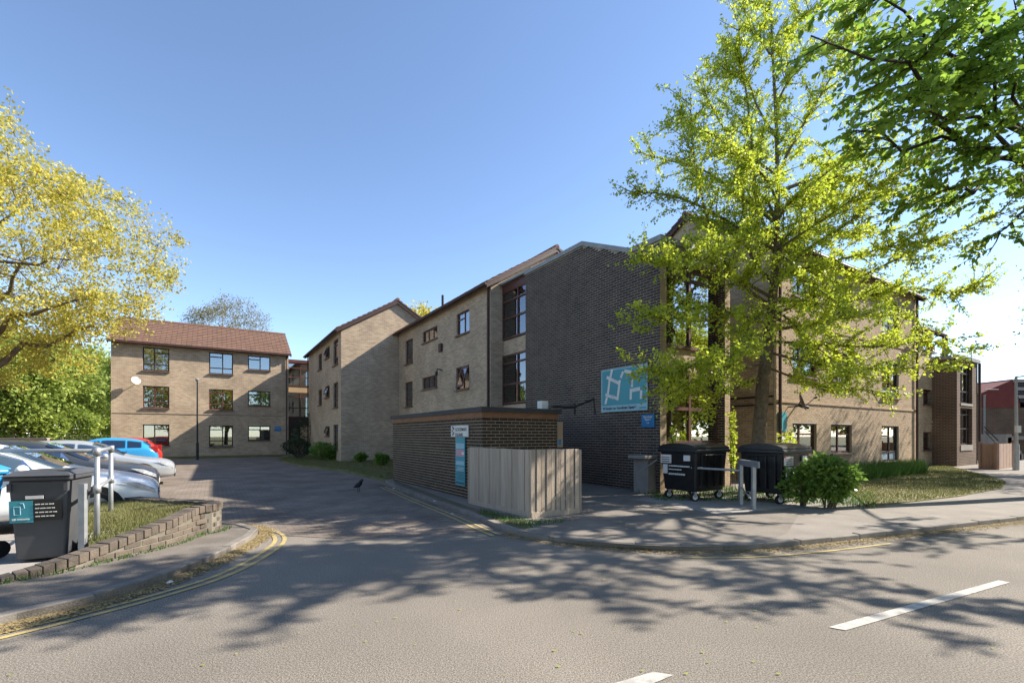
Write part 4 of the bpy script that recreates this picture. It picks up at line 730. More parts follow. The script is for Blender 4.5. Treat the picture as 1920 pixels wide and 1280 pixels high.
# ================================================================ CARS
def car(nose, yaw, paint, label, L=4.35, Wd=1.8, H=1.58, hood=1.02, suv=True):
    """nose = front bumper on the ground; heading yaw"""
    r = root('parked_car', nose, label, 'car', None); X = Vector((math.cos(yaw), math.sin(yaw), 0)); Y = Vector((-math.sin(yaw), math.cos(yaw), 0)); O = Vector(nose)
    xs = np.array([0, .03, .12, .35, .8, 1.12, 1.35, 1.75, 2.1, 2.6, 3.2, 3.75, 4.05, 4.25, 4.35])/4.35*L     # back from the nose
    top = np.interp(xs, np.array([0, .06, .25, .7, 1.25, 1.75, 2.1, 2.6, 3.3, 3.8, 4.1, 4.35])/4.35*L, [.62, .74, .84, hood-.06, hood+.03, H*.86, H*.965, H, H*.985, H*.93, H*.74, .70])
    bel = np.minimum(top-.02, np.interp(xs, [0, .3, 1.2, L], [.60, .74, .96, 1.06])); half = np.interp(xs, np.array([0, .08, .3, .8, 3.6, 4.15, 4.35])/4.35*L, [.62, .76, .85, .9, .9, .84, .72])*Wd/1.8
    rf = np.interp(xs, np.array([0, .3, 1.2, 1.8, 2.2, 3.7, 4.2, 4.35])/4.35*L, [.62, .72, .76, .62, .58, .57, .6, .6])*Wd/1.8; bot = np.interp(xs, [0, .2, .5, L-.4, L], [.30, .22, .2, .2, .34])
    N = 14; secs = []
    for x, t_, b_, h_, r_, z0 in zip(xs, top, bel, half, rf, bot):
        r_ = min(r_, h_*.97); hp = [(0, z0), (h_*.82, z0), (h_*.97, z0+.10), (h_, z0+.3 if z0+.3 < b_ else (z0+b_)/2), (h_*.985, b_-.06), (h_*.95, b_), (r_+.015, max(t_-.07, b_+.005)), (r_*.82, t_-.015), (0, t_)]
        secs.append([O-X*x+Y*(-y)+Z*z for y, z in hp]+[O-X*x+Y*y+Z*z for y, z in hp[-2:0:-1]])
    K = len(secs[0]); q = MB()
    for s in secs: q.v += [tuple(p) for p in s]
    for i in range(len(secs)-1):
        for k in range(K): q.f.append((i*K+k, i*K+(k+1) % K, (i+1)*K+(k+1) % K, (i+1)*K+k))
    q.f.append(tuple(range(K-1, -1, -1))); q.f.append(tuple(range((len(secs)-1)*K, len(secs)*K)))
    body = q.build('body', paint, r, smooth=True); sm = body.modifiers.new('sub', 'SUBSURF'); sm.levels = 2; sm.render_levels = 2
    def lerp(x, j): return Vector([float(np.interp(x, xs, [s[j][i] for s in secs])) for i in range(3)])
    for sg, (jb, jr) in ((-1, (5, 6)), (1, (K-5, K-6))):
        for x0, x1 in ((1.62/4.35*L, 2.35/4.35*L), (2.42/4.35*L, 3.2/4.35*L), (3.27/4.35*L, 3.75/4.35*L)):
            q = MB(); out = Y*sg*.012; P4 = []
            def sp(x, f): return lerp(x, jb)*(1-f)+lerp(x, jr)*f+out
            f0 = .3 if x0 < 1.8 else .12
            q.box if 0 else None
            n = 5; lo = [sp(x0+(x1-x0)*i/n, .1) for i in range(n+1)]; hi = [sp(x0+(x1-x0)*i/n, .9 if i else .35 if x0 < 1.8 else .9) for i in range(n+1)]
            for i in range(n): q.poly([lo[i], lo[i+1], hi[i+1], hi[i]])
            q.build('side_window', 'car_glass', r, smooth=True); 
    for xa, xb, nm in ((1.30/4.35*L, 2.02/4.35*L, 'windscreen'), (3.82/4.35*L, 4.12/4.35*L, 'rear_window')):
        q = MB(); n = 4; m_ = (6, 7, 8, 9, 10)
        if nm == 'windscreen' or 1:
            rows = [[lerp(xa+(xb-xa)*i/n, j)+(X*.012 if nm == 'windscreen' else -X*.012)+Z*.014 for j in m_] for i in range(n+1)]
            for i in range(n):
                for j in range(4): q.poly([rows[i][j], rows[i][j+1], rows[i+1][j+1], rows[i+1][j]])
        q.build(nm, 'car_glass', r, smooth=True)
    for sg in (-1, 1):
        for xw in (.86/4.35*L, 3.5/4.35*L):
            hw = float(np.interp(xw, xs, half)); c = O-X*xw+Y*sg*(hw-.1)+Z*.33; q = MB(); q.tube([c+Y*sg*(.03), c+Y*sg*.112], .40, 24); q.build('wheel_arch', 'rubber', r); q = MB(); q.tube([c-Y*sg*.1, c+Y*sg*.10, c+Y*sg*.125], [.325, .325, .28], 24); wh = q.build('wheel', 'rubber', r); q = MB(); q.tube([c+Y*sg*.1, c+Y*sg*.13], .215, 20); q.build('rim', 'gmetal', wh)
            for k in range(5): q = MB(); d = X*math.cos(k*1.257)+Z*math.sin(k*1.257); q.tube([c+Y*sg*.133, c+Y*sg*.133+d*.2], .022, 6); q.build('spoke', 'chrome', wh)
        jl = 4 if sg < 0 else K-4
        q = MB(); pts = [lerp(x_, 4 if sg < 0 else K-4)+Y*sg*.014+X*.012+Z*z_ for x_, z_ in ((.05, -.02), (.30, -.01), (.55, .05), (.30, .09), (.06, .06))]; q.prism(pts if sg > 0 else pts[::-1], Y*sg*.012); q.build('headlight', 'head', r, bevel=.006)
        q = MB(); p = O-X*(1.72/4.35*L)+Y*sg*(Wd/2)+Z*(hood+.04); q.tube([p-Y*sg*.08, p+Y*sg*.06, p+Y*sg*.16], [.03, .085, .06], 10); q.build('wing_mirror', paint, r, smooth=True)
        q = MB(); p = O-X*(L-.06)+Y*sg*(.62*Wd/1.8)+Z*.85; q.box(p-Y*.1-X*.02, Y*.2, X*.3, Z*.25); q.build('tail_light', 'tail', r, bevel=.02)
        for xd in (1.5, 2.4, 3.25): q = MB(); x_ = xd/4.35*L; hh = float(np.interp(x_, xs, half)); q.box(O-X*x_+Y*sg*(hh-.008)+Z*.36, X*.008, Y*sg*.012, Z*.58); q.build('door_seam', 'rubber', r)
    q = MB(); q.box(O-X*.05-Y*.42+Z*.47, X*.055, Y*.84, Z*.12); q.build('grille', 'rubber', r, bevel=.01); q = MB(); q.box(O-X*.03-Y*.55+Z*.27, X*.04, Y*1.1, Z*.1); q.build('lower_grille', 'rubber', r); q = MB(); q.box(O+X*.006-Y*.26+Z*.36, X*.012, Y*.52, Z*.1); q.build('number_plate', 'label_w', r); q = MB(); q.tube([O+X*.006+Z*.53, O+X*.018+Z*.53], .05, 12); q.build('badge', 'chrome', r)
    return r
yw = math.radians(36)
def nose(x, t): return Vector(((x-CX)/F*t, t, .0))
car(nose(298, 9.25), yw, 'paint_white', 'white crossover car parked behind the low brick wall', 4.35, 1.8, 1.5, 1.0)
car(nose(298, 12.4), yw, 'paint_dark', 'dark grey car parked between white and silver cars', 4.4, 1.8, 1.5, .98)
car(nose(328, 15.8), yw, 'paint_silver', 'silver hatchback parked beyond the dark car', 4.3, 1.8, 1.46, .93)
def tailcar(x, t, paint, label): n = nose(x, t); d = Vector((math.cos(yw), math.sin(yw), 0)); car(n-d*4.2, yw+math.pi, paint, label, 4.2, 1.76, 1.5, .95)
tailcar(298, 21.0, 'paint_blue', 'bright blue hatchback parked tail out beyond the silver car'); tailcar(305, 24.5, 'paint_red', 'red car parked tail out farthest along the car park row')
# ================================================================ VEGETATION
def unit(v): return v/np.linalg.norm(v, axis=-1, keepdims=True)
def leaves(name, pos, size, m, parent, droop=.3, shape='leaf', elong=1.9, dirs=None):
    """one small face per leaf, scattered in space"""
    n = len(pos); pos = np.asarray(pos, float); sz = size*rng.uniform(.6, 1.25, n)[:, None]
    d = rng.normal(size=(n, 3)) if dirs is None else np.asarray(dirs)+rng.normal(size=(n, 3))*.45; d[:, 2] -= droop; d = unit(d); s_ = unit(np.cross(d, rng.normal(size=(n, 3))+np.array([0, 0, 1.2])))
    if shape == 'leaf':
        k = sz/elong; v = np.stack([pos, pos+d*sz*.35+s_*k*.5, pos+d*sz*.7+s_*k*.42, pos+d*sz, pos+d*sz*.7-s_*k*.42, pos+d*sz*.35-s_*k*.5], 1); return quads_np(name, v, m, parent, 6)
    if shape == 'fan': v = np.stack([pos, pos+d*sz*.75+s_*sz*.55, pos+d*sz, pos+d*sz*.75-s_*sz*.55], 1); return quads_np(name, v, m, parent, 4)
    v = np.stack([pos-s_*sz*.35, pos+d*sz*.5-s_*sz*.5*0+s_*sz*.4, pos+d*sz, pos+d*sz*.4-s_*sz*.5], 1); return quads_np(name, v, m, parent, 4)
def limb_pts(p0, p1, n=6, wob=.06, sag=0):
    p0, p1 = Vector(p0), Vector(p1); L = (p1-p0).length; out = []
    for i in range(n+1):
        f = i/n; p = p0.lerp(p1, f)+Vector((random.gauss(0, wob), random.gauss(0, wob), random.gauss(0, wob)))*L*.35*math.sin(math.pi*min(f, .98))+Z*sag*math.sin(math.pi*f); out.append(p)
    out[0] = p0; return out
def rv(): return Vector((random.gauss(0, 1), random.gauss(0, 1), random.gauss(0, 1))).normalized()
def crown_tree(name, base, h, r, crown_c, crown_r, label, m, bark, nl=9, leaf=.10, nclump=2500, per=8, spread=.22, shape='clump', group=None, trunk=None, droop=.2, lean=(0, 0)):
    """trunk, limbs, branches and twigs grown towards random points of an uneven crown"""
    global rng
    random.seed(int(abs(base[0])*31+abs(base[1])*17)); rng = np.random.default_rng(int(abs(base[0])*31+abs(base[1])*17))
    base = Vector(base); t = root(name, base, label, 'tree', group); mb = MB(); C = Vector(crown_c); R = Vector(crown_r); tips = []
    fork = trunk or h*.3; top = base+Vector((lean[0], lean[1], h*.82)); tr = limb_pts(base, top, 8, .03); mb.tube(tr, [r*(1-.85*i/8) for i in range(9)], 8)
    lobes = [(rv(), random.uniform(.3, 1)) for _ in range(22)]
    def target():
        while True:
            d = rv(); f = random.uniform(.35, 1)**.5; k = .58+.42*max(max(0, d.dot(l))**7*a for l, a in lobes); p = C+Vector((d.x*R.x, d.y*R.y, d.z*R.z))*f*k
            if p.z > base.z+fork*.6: return p
    nodes = [(p, r*(1-.85*i/8)) for i, p in enumerate(tr) if p.z-base.z > fork]; nod2 = []
    for i in range(nl):
        tg = target(); s, rr = random.choice(nodes[:-1] or nodes); tg = s+(tg-s)*.8
        if tg.z < s.z+.1: tg.z = s.z+abs(tg.z-s.z)*.3
        pts = limb_pts(s, tg, 7, .09, .3); mb.tube(pts, [rr*.55*(1-.8*k/7) for k in range(8)], 6, False); nod2 += [(p, rr*.55*(1-.8*k/7)) for k, p in enumerate(pts) if k > 1]
    nod2 += nodes; N2 = np.array([tuple(p) for p, _ in nod2]); nod3 = list(nod2)
    for i in range(nl*9):
        tg = target(); j = int(np.argmin(((N2-np.array(tg))**2).sum(1)+rng.uniform(0, 1.0, len(N2)))); s, rr = nod2[j]; pts = limb_pts(s, tg, 4, .1, .1); rr = max(min(rr*.5, .05), .012); mb.tube(pts, [rr, rr*.8, rr*.6, rr*.4, rr*.25], 4, False); nod3 += [(p, rr*.4) for p in pts[1:]]
    N3 = np.array([tuple(p) for p, _ in nod3]); cl = []
    for i in range(nclump):
        tg = target(); a = np.array(tg); j = int(np.argmin(((N3-a)**2).sum(1))); s = Vector(N3[j]); d = tg-s
        if d.length > 1.3: tg = s+d*(1.3/d.length)*random.uniform(.5, 1)
        if i % 2 == 0: mb.tube([s, s.lerp(tg, .5)+rv()*.05, tg], [.012, .009, .005], 3, False)
        cl.append(tuple(tg)); 
        if i % 2 == 0: cl.append(tuple(s.lerp(tg, .6)))
    mb.build('trunk', bark, t, smooth=True); cl = np.repeat(np.array(cl), per, 0); cl = cl+rng.normal(size=cl.shape)*spread*np.array([1, 1, .7])
    leaves('crown', cl, leaf, m, t, droop, shape); return t
# --- ginkgo
random.seed(21); rng = np.random.default_rng(21)
GB = P(1416, 925, .05); gk = root('ginkgo_tree', GB, 'tall ginkgo with fresh yellow green leaves behind the black containers', 'tree'); mb = MB(); T0 = GB.y; twigs = []
def gp(x, y, dt=0): return at(x, y, T0+dt)
trunk = [GB, gp(1421, 850), gp(1430, 720, .05), gp(1446, 600, .1), gp(1455, 480, .1), gp(1458, 350, .1), gp(1456, 240, .1), gp(1449, 110, .1), gp(1444, 0, .1), gp(1440, -110, .1)]
mb.tube(trunk, [.225, .185, .16, .13, .088, .06, .043, .03, .02, .008], 12); wood = MB()
limbs = [((1448,575),(1392,533),(1340,455),(1303,300),(1294,175),-1.4), ((1452,530),(1405,470),(1383,298),(1339,210),(1304,135),.9), ((1456,470),(1420,380),(1403,200),(1388,110),(1386,45),-.6), ((1453,540),(1500,478),(1600,410),(1690,320),(1760,250),-.7), ((1457,330),(1490,262),(1540,177),(1575,110),(1600,40),.5), ((1457,400),(1510,360),(1580,322),(1640,250),(1670,190),1.3), ((1450,590),(1520,560),(1620,515),(1760,450),(1880,395),-1.2), ((1452,560),(1560,570),(1690,540),(1800,548),(1850,520),.6), ((1446,640),(1530,645),(1640,650),(1740,640),(1830,655),-1.5), ((1442,690),(1500,712),(1560,735),(1620,730),(1670,745),-1.0), ((1438,680),(1390,690),(1320,680),(1260,700),(1200,690),-2.3), ((1446,610),(1380,590),(1310,575),(1250,600),(1195,570),-2.0), ((1450,560),(1380,520),(1300,480),(1240,495),(1200,480),-1.8), ((1455,470),(1390,430),(1310,385),(1250,365),(1185,360),-1.5), ((1456,420),(1390,370),(1320,320),(1250,300),(1195,285),.7), ((1457,330),(1400,290),(1340,255),(1290,235),(1240,228),-.4), ((1456,260),(1420,200),(1400,150),(1360,130),(1340,130),.3), ((1454,200),(1480,150),(1520,110),(1560,60),(1600,10),-.4), ((1450,110),(1425,75),(1410,50),(1395,20),(1390,-20),.3), ((1449,100),(1470,60),(1510,30),(1550,0),(1570,-20),.4), ((1440,700),(1360,735),(1300,730),(1270,715),(1240,720),-2.0), ((1456,360),(1560,330),(1640,350),(1720,380),(1780,370),.9), ((1450,580),(1480,600),(1520,640),(1580,690),(1600,700),-2.6), ((1450,560),(1430,580),(1400,620),(1380,660),(1340,690),-2.8), ((1452,500),(1470,480),(1500,520),(1560,560),(1590,600),-3.0), ((1454,450),(1440,430),(1400,440),(1370,460),(1330,480),-2.6), ((1455,420),(1440,380),(1400,330),(1420,280),(1430,240),2.4), ((1454,480),(1480,440),(1540,430),(1600,440),(1680,430),2.0), ((1453,540),(1470,500),(1500,440),(1520,400),(1540,350),2.6), ((1448,620),(1500,610),(1560,600),(1650,590),(1730,600),1.0), ((1440,660),(1520,680),(1600,690),(1700,690),(1790,690),-1.9), ((1454,470),(1500,440),(1560,400),(1620,360),(1680,330),-3.2), ((1455,420),(1480,380),(1530,340),(1580,300),(1600,270),-3.0), ((1453,520),(1520,500),(1600,480),(1680,460),(1760,450),-3.2), ((1456,380),(1440,340),(1400,300),(1370,280),(1350,260),-2.6)]
def twig_leaves(pts, r0, dens, sub=True, tw=None):
    tot = sum((b-a).length for a, b in zip(pts[:-1], pts[1:])); 
    for a, b in zip(pts[:-1], pts[1:]):
        L = (b-a).length; n = max(1, int(L*dens))
        for k in range(n): twigs.append(tuple(a.lerp(b, random.random())))
for lm in limbs:
    dt = lm[-1]; n = len(lm)-1; ctl = [gp(x, y, .1+dt*(i/(n-1))**1.1) for i, (x, y) in enumerate(lm[:-1])]; pts = smooth(ctl, 5); L = sum((b-a).length for a, b in zip(pts[:-1], pts[1:])); r0 = min(.055, .012+.007*L)
    wood.tube(pts, [max(.006, r0*(1-.9*i/(len(pts)-1))) for i in range(len(pts))], 7, False); twig_leaves(pts[5:], 0, 26)
    nb = int(L*9.5)
    for k in range(nb):
        f = random.uniform(.14, .97); i = min(int(f*(len(pts)-1)), len(pts)-2); s = pts[i].lerp(pts[i+1], random.random()); d0 = (pts[i+1]-pts[i]).normalized(); sd = rv(); sd = (sd-d0*sd.dot(d0)).normalized(); sd.z *= .45
        ln = random.uniform(.3, 1.25)*(1.15-.55*f); e_ = s+(d0*random.uniform(.3, .9)+sd).normalized()*ln+Z*random.uniform(-.12, .12); tp = limb_pts(s, e_, 4, .05); wood.tube(tp, [.012, .010, .008, .006, .004], 4, False); twig_leaves(tp, 0, 19)
        if ln > .7:
            for _ in range(2): s2 = tp[random.choice((1, 2, 3))]; e2 = s2+((e_-s).normalized()+rv()*.8).normalized()*ln*.5; wood.tube([s2, e2], [.006, .003], 3, False); twig_leaves([s2, e2], 0, 16)
for k in range(45): 
    f = random.uniform(.55, .99); i = min(int(f*(len(trunk)-1)), len(trunk)-2); s = trunk[i].lerp(trunk[i+1], random.random()); d = rv(); d.z = abs(d.z)*.5; e_ = s+d*random.uniform(.4, 1.2); wood.tube([s, e_], [.012, .005], 4, False); twig_leaves([s, e_], 0, 30)
mb.build('trunk', 'bark', gk, smooth=True); wood.build('branches', 'bark', gk, smooth=True)
tp_ = np.repeat(np.array(twigs), 4, 0); tp_ = tp_+rng.normal(size=tp_.shape)*.04; leaves('crown', tp_, .06, 'ginkgo', gk, 0, 'fan')
# --- near overhanging tree
random.seed(5); rng = np.random.default_rng(5)
HB = Vector((13.7, 11.7, 0)); ht = root('hornbeam_tree', HB, 'broad green leaved street tree overhanging the road', 'tree'); mb = MB(); wd = MB(); lp_, ld_ = [], []
tr = limb_pts(HB, HB+Vector((-.3, -.4, 12)), 8, .03); mb.tube(tr, [.27, .24, .22, .2, .17, .13, .09, .06, .03], 12)
def spray(s, e_, r0, side=.95, dens=1.0, lf=True):
    pts = limb_pts(s, e_, 8, .05, .35); L = (Vector(e_)-Vector(s)).length; wd.tube(pts, [max(.006, r0*(1-.88*k/8)) for k in range(9)], 6, False)
    n = int(L*5.2*dens)
    for k in range(n):
        f = random.uniform(.42, 1)**.9; i = min(int(f*8), 7); q0 = pts[i].lerp(pts[i+1], random.random()); d0 = (pts[i+1]-pts[i]).normalized(); sd = Z.cross(d0)*random.choice((-1, 1))+rv()*.35; ln = random.uniform(.5, 1.5)*(1.2-.5*f)*side; e2 = q0+(d0*.75+sd).normalized()*ln+Z*random.uniform(-.3, .22); tp = limb_pts(q0, e2, 4, .05); wd.tube(tp, [.011, .009, .007, .005, .003], 4, False); chains = [tp]
        for _ in range(3): a = random.choice(tp[1:4]); b = a+((e2-q0).normalized()+rv()*.75).normalized()*ln*.5; wd.tube([a, b], [.005, .002], 3, False); chains.append([a, a.lerp(b, .5), b])
        for c in chains:
            for a, b in zip(c[:-1], c[1:]):
                m = max(1, int((b-a).length*28)); dd = (b-a).normalized(); nn = Z.cross(dd)
                for j in range(m): lp_.append(tuple(a.lerp(b, (j+random.random())/m))); ld_.append(tuple(dd*.7+nn*random.choice((-1, 1))*.8))
src = lambda z: HB+Vector((-.15, .2, z))
for z, x, y, t, r0 in ((4.4,1520,65,5.2,.07),(4.6,1620,-20,5.4,.07),(4.3,1600,245,6.8,.07),(4.2,1690,180,6.4,.06),(4.0,1725,375,7.6,.06),(4.2,1800,280,7.2,.06),(3.9,1850,480,8.8,.05),(4.0,1880,360,8.2,.06),(4.6,1750,60,6.2,.06),(4.6,1850,120,6.6,.06),(4.8,1700,-80,6.0,.06),(4.9,1900,0,7.4,.06)): spray(src(z+3.6), at(x, y, t*1.2), r0*1.1, 1, .46)
for e_ in ((9.3,6.8,6.6),(10.4,7.2,7.6),(11.2,6.3,6.2),(8.6,7.2,8.6),(12.2,7.4,7.2),(9.8,8.2,8.8),(12.8,6.6,6.6)): spray(src(8), Vector(e_), .06, 1, .48)  # extra sprays out of view, added to cast shadows on the road
for k in range(2):
    an = random.uniform(.3, 2.7)*1.0; e_ = HB+Vector((random.uniform(-5, -1), random.uniform(-4, -1), random.uniform(9, 12))); spray(src(random.uniform(7, 9)), e_, .05, 1, .5)
for k in range(1): e_ = HB+Vector((random.uniform(0, 5), random.uniform(-3, 4), random.uniform(7, 12))); spray(src(random.uniform(4.5, 7)), e_, .05, 1, .6)
mb.build('trunk', 'bark_d', ht, smooth=True); wd.build('branches', 'bark_d', ht, smooth=True); leaves('crown', np.array(lp_), .13, 'green', ht, .35, 'leaf', 1.9, np.array(ld_))
# --- trees round the car park and beyond
crown_tree('oak_tree', (-23.5, 19.5, 0), 15.5, .45, (-23.6, 19.5, 9.2), (10.4, 9, 8.2), 'large spreading tree with yellow spring leaves overhanging the car park', 'oak', 'bark', 22, .12, 4400, 13, .16, 'clump', trunk=3.0)
for i, (x, t, h, rx, lab) in enumerate(((20,50,14,6.5,'woodland tree with ivy covered trunk behind the low pink wall'),(95,56,15,7,'bright green woodland tree behind the hedge'),(165,62,15,7,'leafy woodland tree next to the end block corner'),(-80,48,15,7,'tall woodland tree at the edge of the belt beyond the car park'),(60,70,19,8,'tall background woodland tree rising behind the belt'),(-10,62,18,8,'broad background woodland tree rising above the pink wall'),(205,76,15,7,'pale woodland tree showing beside the end block roof edge'))):
    X_ = (x-CX)/F*t; crown_tree('woodland_tree', (X_, t, 0), h, .3, (X_, t, h*.52), (rx, rx*.8, h*.47), lab, 'wood_leaf', 'bark', 8, .34, 1500, 7, .5, 'clump', 'woodland trees beyond the car park', trunk=2.0)
X_ = (418-CX)/F*64; crown_tree('birch_tree', (X_, 64, 0), 22, .35, (X_, 64, 15.5), (7.6, 6, 6.8), 'sparse pale tree with thin leaves rising behind the end block roof', 'birch', 'bark_p', 16, .15, 2400, 5, .3, 'clump', trunk=8)
X_ = (795-CX)/F*46; crown_tree('maple_tree', (X_, 46, 0), 15, .3, (X_, 46, 11.0), (3.4, 3, 3.6), 'yellow green treetop showing above the tan block roof', 'oak', 'bark', 7, .25, 900, 6, .3, 'clump', trunk=5)
crown_tree('roadside_tree', (25.0, 19.0, 0), 13, .3, (25.2, 19, 8.2), (5.0, 4.5, 4.2), 'roadside tree whose dark twigs reach in beside the street lamp', 'green', 'bark_d', 9, .12, 1700, 7, .25, 'clump', trunk=3)
for i in range(13):
    d_ = -34+i*7.5; p_ = RN*(-9.5-2.5*(i % 2))+RD*d_; crown_tree('roadside_tree', (p_.x, p_.y, 0), 12+i % 3, .3, (p_.x, p_.y, 6.3), (4.8, 4.6, 6.0), 'leafy street tree in the row across the road facing the blocks', 'oak' if i % 3 else 'wood_leaf', 'bark_d', 7, .36, 620, 6, .42, 'clump', 'street trees across the road', trunk=.8)
for i, (x, y) in enumerate(((42,13),(50,25),(62,20),(64,36),(80,30),(38,8))): crown_tree('roadside_tree', (x, y, 0), 12, .3, (x, y, 6), (6, 6, 6), 'unseen tree added down the road to darken window reflections', 'oak' if i % 2 else 'wood_leaf', 'bark_d', 6, .42, 420, 6, .5, 'clump', 'unseen added trees', trunk=.8)  # out of view, added so the street windows mirror trees, not bright horizon
# --- shrubs
def shrub(name, c, rx, ry, h, m, label, n=2200, leaf=.1, shape='leaf', cat='shrub', stems=9, fill=.5):
    c = Vector(c); r = root(name, c, label, cat); q = MB(); lobes = [(rv(), random.uniform(.3, 1)) for _ in range(9)]
    for k in range(stems): a = random.uniform(0, 6.28); f = random.uniform(.2, .8); q.tube(limb_pts(c+Vector((random.gauss(0, rx*.1), random.gauss(0, ry*.1), 0)), c+Vector((math.cos(a)*rx*f, math.sin(a)*ry*f, h*random.uniform(.5, .9))), 4, .05), [.02, .016, .012, .008, .005], 4, False)
    q.build('stems', 'bark', r); d = unit(rng.normal(size=(n, 3))); k = .62+.48*np.max([np.clip(d@np.array(l), 0, 1)**6*a for l, a in lobes], axis=0); f = rng.uniform(fill, 1, n)**.5*k
    p = np.stack([c.x+d[:, 0]*rx*f, c.y+d[:, 1]*ry*f, c.z+h*.5+d[:, 2]*h*.5*f], 1); p = p[p[:, 2] > c.z+.01]; leaves('foliage', p, leaf, m, r, .35, shape, 1.6, unit(p-np.array([c.x, c.y, c.z+h*.3]))); return r
sp_ = P(1578, 957, PV); shrub('leafy_shrub', (sp_.x, sp_.y+.35, PV), .66, .55, 1.22, 'shrub', 'glossy broad leaved shrub at the edge of the pavement by the container', 2600, .11, fill=.3); sp_ = P(1535, 955, PV); shrub('leafy_shrub', (sp_.x, sp_.y+.5, PV), .5, .45, .95, 'shrub', 'lower dark shrub squeezed between the container and the glossy shrub', 1500, .09, fill=.3)
p_ = W(13.3, 6.9, PV); shrub('climbing_shrub', p_, .35, .3, 1.9, 'ginkgo', 'tall light green sapling growing beside the ginkgo trunk', 420, .09, fill=.2)
for u_, v_, hh, nn, lab in ((9.95, 8.1, 1.85, 260, 'climbing plant on the tower corner above the container'), (12.3, 7.9, 2.3, 300, 'slender sapling with whorled leaves before the tower window')):
    p_ = W(u_, v_, PV); r = root('sapling', p_, lab, 'plant'); q = MB(); ps = []
    for k in range(5): e_ = p_+Vector((random.gauss(0, .12), random.gauss(0, .1), hh*random.uniform(.7, 1))); pt_ = limb_pts(p_+Vector((random.gauss(0, .06), random.gauss(0, .05), 0)), e_, 6, .02); q.tube(pt_, [.01, .009, .008, .007, .006, .005, .003], 5, False); ps += [tuple(pt_[int(i)].lerp(pt_[min(int(i)+1, 6)], i % 1)+rv()*.06) for i in rng.uniform(1.8, 6, nn//4)]
    q.build('stems', 'bark', r); leaves('foliage', np.array(ps), .085, 'ginkgo', r, .1, 'leaf', 1.4)
blades([W(15.6, 7.0), W(23.5, 6.9), W(25.5, 7.6), W(25, 8.2), W(15.6, 8.25)], .1, 520, .5, 'lush', 'tall_weeds', wd=.016); blades([P(1180, 925), P(1240, 945), P(1400, 945), P(1640, 960), P(1640, 930), P(1240, 915)], PV, 260, .13, 'lush', 'tall_weeds')
for (x, y, rx, h, m, lab, lf) in ((573,852,1.3,3.3,'ever','tall dark evergreen bush in the courtyard corner by the entrance',.12),(560,860,1.15,1.5,'ever','rounded clipped dark bush in front of the entrance',.1),(603,862,.8,1.1,'shrub','bright green low bush at the foot of the gabled block',.12),(622,862,.7,.9,'shrub','small leafy bush near the gabled block corner',.12),(646,860,.45,2.0,'ever','thin climber on the corner of the gabled block',.1),(676,866,.35,.55,'shrub','small dark plant at the gable wall middle',.1),(716,872,.4,.6,'shrub','small dark plant near the bin store rear corner',.1)):
    p = P(x, y, .09); shrub('courtyard_bush', (p.x, p.y, .09), rx, rx*.9, h, m, lab, 1500, lf, 'clump')
for x, t, ry, h, lab in ((150, 46, 3.6, 1.9, 'clipped olive green hedge behind the red and blue cars'),): shrub('hedge', ((x-CX)/F*t, t, 0), 3.8, 1.6, h, 'hedge', lab, 7000, .14, 'clump', 'hedge', 14, .7)
for k_, (x, t, rx_, h_) in enumerate(((-110,50,6,5),(-20,52,5.5,5.5),(55,51,5,5),(120,54,5.5,5.5),(185,58,6,6),(235,66,6,6))): shrub('understorey_bush', ((x-CX)/F*t, t, 0), rx_, 2.5, h_, 'wood_leaf', ('woodland bush farthest along the pink wall','woodland bush behind the middle of the pink wall','woodland bush beside the ivy trunk','woodland bush behind the clipped hedge','woodland bush near the end block corner','woodland bush glimpsed past the end block')[k_], 3600, .32, 'clump', 'bush', 8, .6)
x0, x1 = (-150-CX)/F*44, (98-CX)/F*46; q = MB(); q.box((x0, 44.5, 0), (x1-x0, 1, 0), (0, .25, 0), Z*1.25); pw = tag(q.build('boundary_wall', 'redbrick'), 'low pink brick boundary wall in front of the woodland', 'wall')
q = MB(); q.box((x0-.1, 44.42, 1.25), (x1-x0+.1, 1, 0), (0, .4, 0), Z*.08); q.build('coping', 'concrete', pw)
# --- leaf litter along the gutters
def litter(line, d0, d1, n, name, lab):
    acc_ = [0]
    for a, b in zip(line[:-1], line[1:]): acc_.append(acc_[-1]+(b-a).length)
    s_ = rng.uniform(0, acc_[-1], n); L_ = np.array([tuple(p) for p in line]); x = np.interp(s_, acc_, L_[:, 0]); y = np.interp(s_, acc_, L_[:, 1]); i = np.clip(np.searchsorted(acc_, s_)-1, 0, len(line)-2); d = unit(L_[i+1]-L_[i]); nn = np.stack([-d[:, 1], d[:, 0]], 1); o = d0+(d1-d0)*rng.beta(1.1, 2.6, n); c = np.stack([x, y], 1)+nn*o[:, None]
    an = rng.uniform(0, 6.28, n); sz = rng.uniform(.006, .022, n); v = np.stack([np.stack([c[:, 0]+np.cos(an+k*1.57)*sz*(1 if k % 2 else .5), c[:, 1]+np.sin(an+k*1.57)*sz*(1 if k % 2 else .5), .009+rng.uniform(0, .012, n)], 1) for k in range(4)], 1); ob = quads_np(name, v, 'litter', n=4, kind='stuff'); ob['label'] = lab; ob['category'] = 'leaf litter'
litter(KLs, -.02, -.30, 15000, 'leaf_litter', 'yellow fallen blossom and leaf litter along the left gutter'); litter(KRs[20:84], -.02, -.34, 14000, 'leaf_litter', 'yellow fallen blossom and leaf litter along the right gutter')
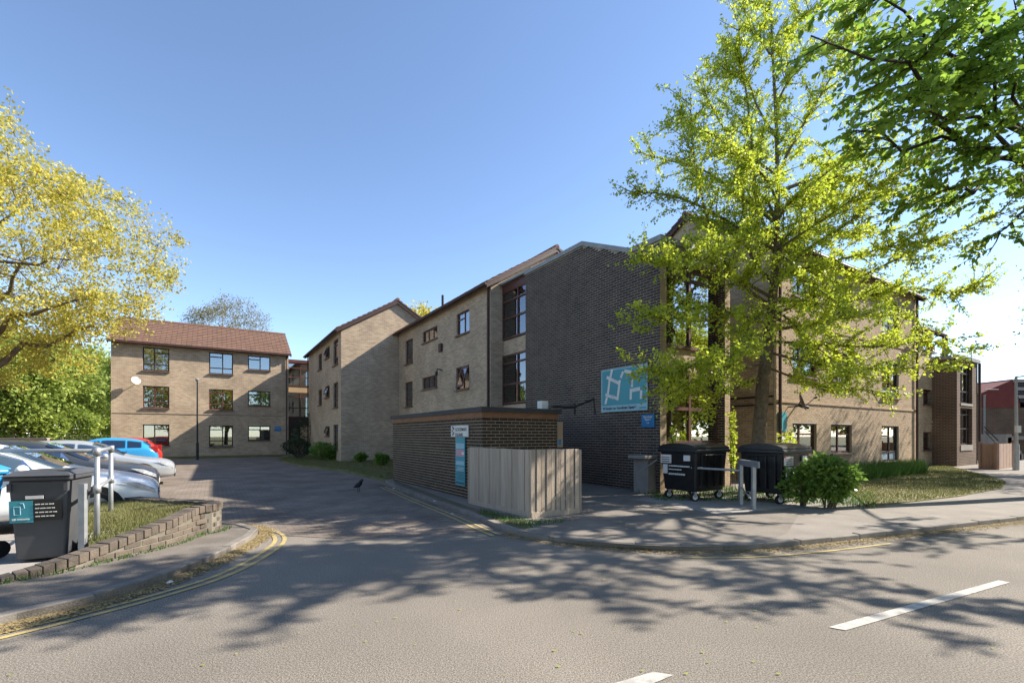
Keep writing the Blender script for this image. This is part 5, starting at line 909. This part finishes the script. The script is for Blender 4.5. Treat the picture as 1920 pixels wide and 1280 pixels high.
pp = [Vector((p[0], p[1], 0)) for p in (P(-100, 1275), P(1900, 1275), P(1900, 1000), P(500, 1010))]; n = 260; xy = rng.uniform([-6, 3], [9, 9], (n, 2)); an = rng.uniform(0, 6.28, n); sz = rng.uniform(.006, .018, n); v = np.stack([np.stack([xy[:, 0]+np.cos(an+k*1.57)*sz, xy[:, 1]+np.sin(an+k*1.57)*sz*.6, np.full(n, .01)], 1) for k in range(4)], 1); ob = quads_np('leaf_litter', v, 'ginkgo', n=4, kind='stuff'); ob['label'] = 'scattered small green leaves lying on the road'; ob['category'] = 'leaf litter'
for p in (LW[i] for i in range(8, 60, 2)): 
    pass
wl_line = offset(LW[8:64], -.03); bl_ = [Vector((p.x, p.y, 0)) for p in wl_line]+[Vector((p.x, p.y, 0)) for p in reversed(offset(LW[8:64], -.13))]; blades(bl_, PV, 1500, .06, 'lush', 'wall_weeds', wd=.006)
# --- bird and scraps of litter
bd = P(672, 921, .006); r = root('crow', bd, 'black crow standing on the courtyard paving', 'bird'); q = MB(); d = Vector((.8, -.6, 0)); q.tube([bd-d*.22+Z*.10, bd-d*.10+Z*.15, bd+Z*.19, bd+d*.09+Z*.25, bd+d*.13+Z*.31, bd+d*.17+Z*.33, bd+d*.24+Z*.31], [.015, .05, .075, .06, .04, .042, .004], 10); q.build('body', 'feather', r, smooth=True)
for s in (-1, 1): q = MB(); n_ = Z.cross(d)*s*.03; q.tube([bd+n_+Z*.14, bd+n_*1.1+Z*.07-d*.01, bd+n_*1.1], .008, 5); q.tube([bd+n_*1.1+Z*.005, bd+n_*1.1+d*.05+Z*.005], .006, 5); q.build('leg', 'feather', r)
for x, y, lab in ((738,916,'crumpled white paper scrap on the strip beside the bin store'),(815,940,'small white scrap near the bin store kerb'),(847,964,'flattened white scrap beside the yellow lines'),(318,1092,'small white scrap in the left gutter')):
    p = P(x, y, .012 if y > 1000 else PV+.01); q = MB(); c = [p+Vector((random.uniform(.02, .05)*math.cos(k*1.05), random.uniform(.02, .05)*math.sin(k*1.05), random.uniform(0, .02))) for k in range(6)]; t_ = p+Z*.03; 
    for a, b in zip(c, c[1:]+c[:1]): q.poly([a, b, t_])
    tag(q.build('paper_scrap', 'label_w'), lab, 'litter')
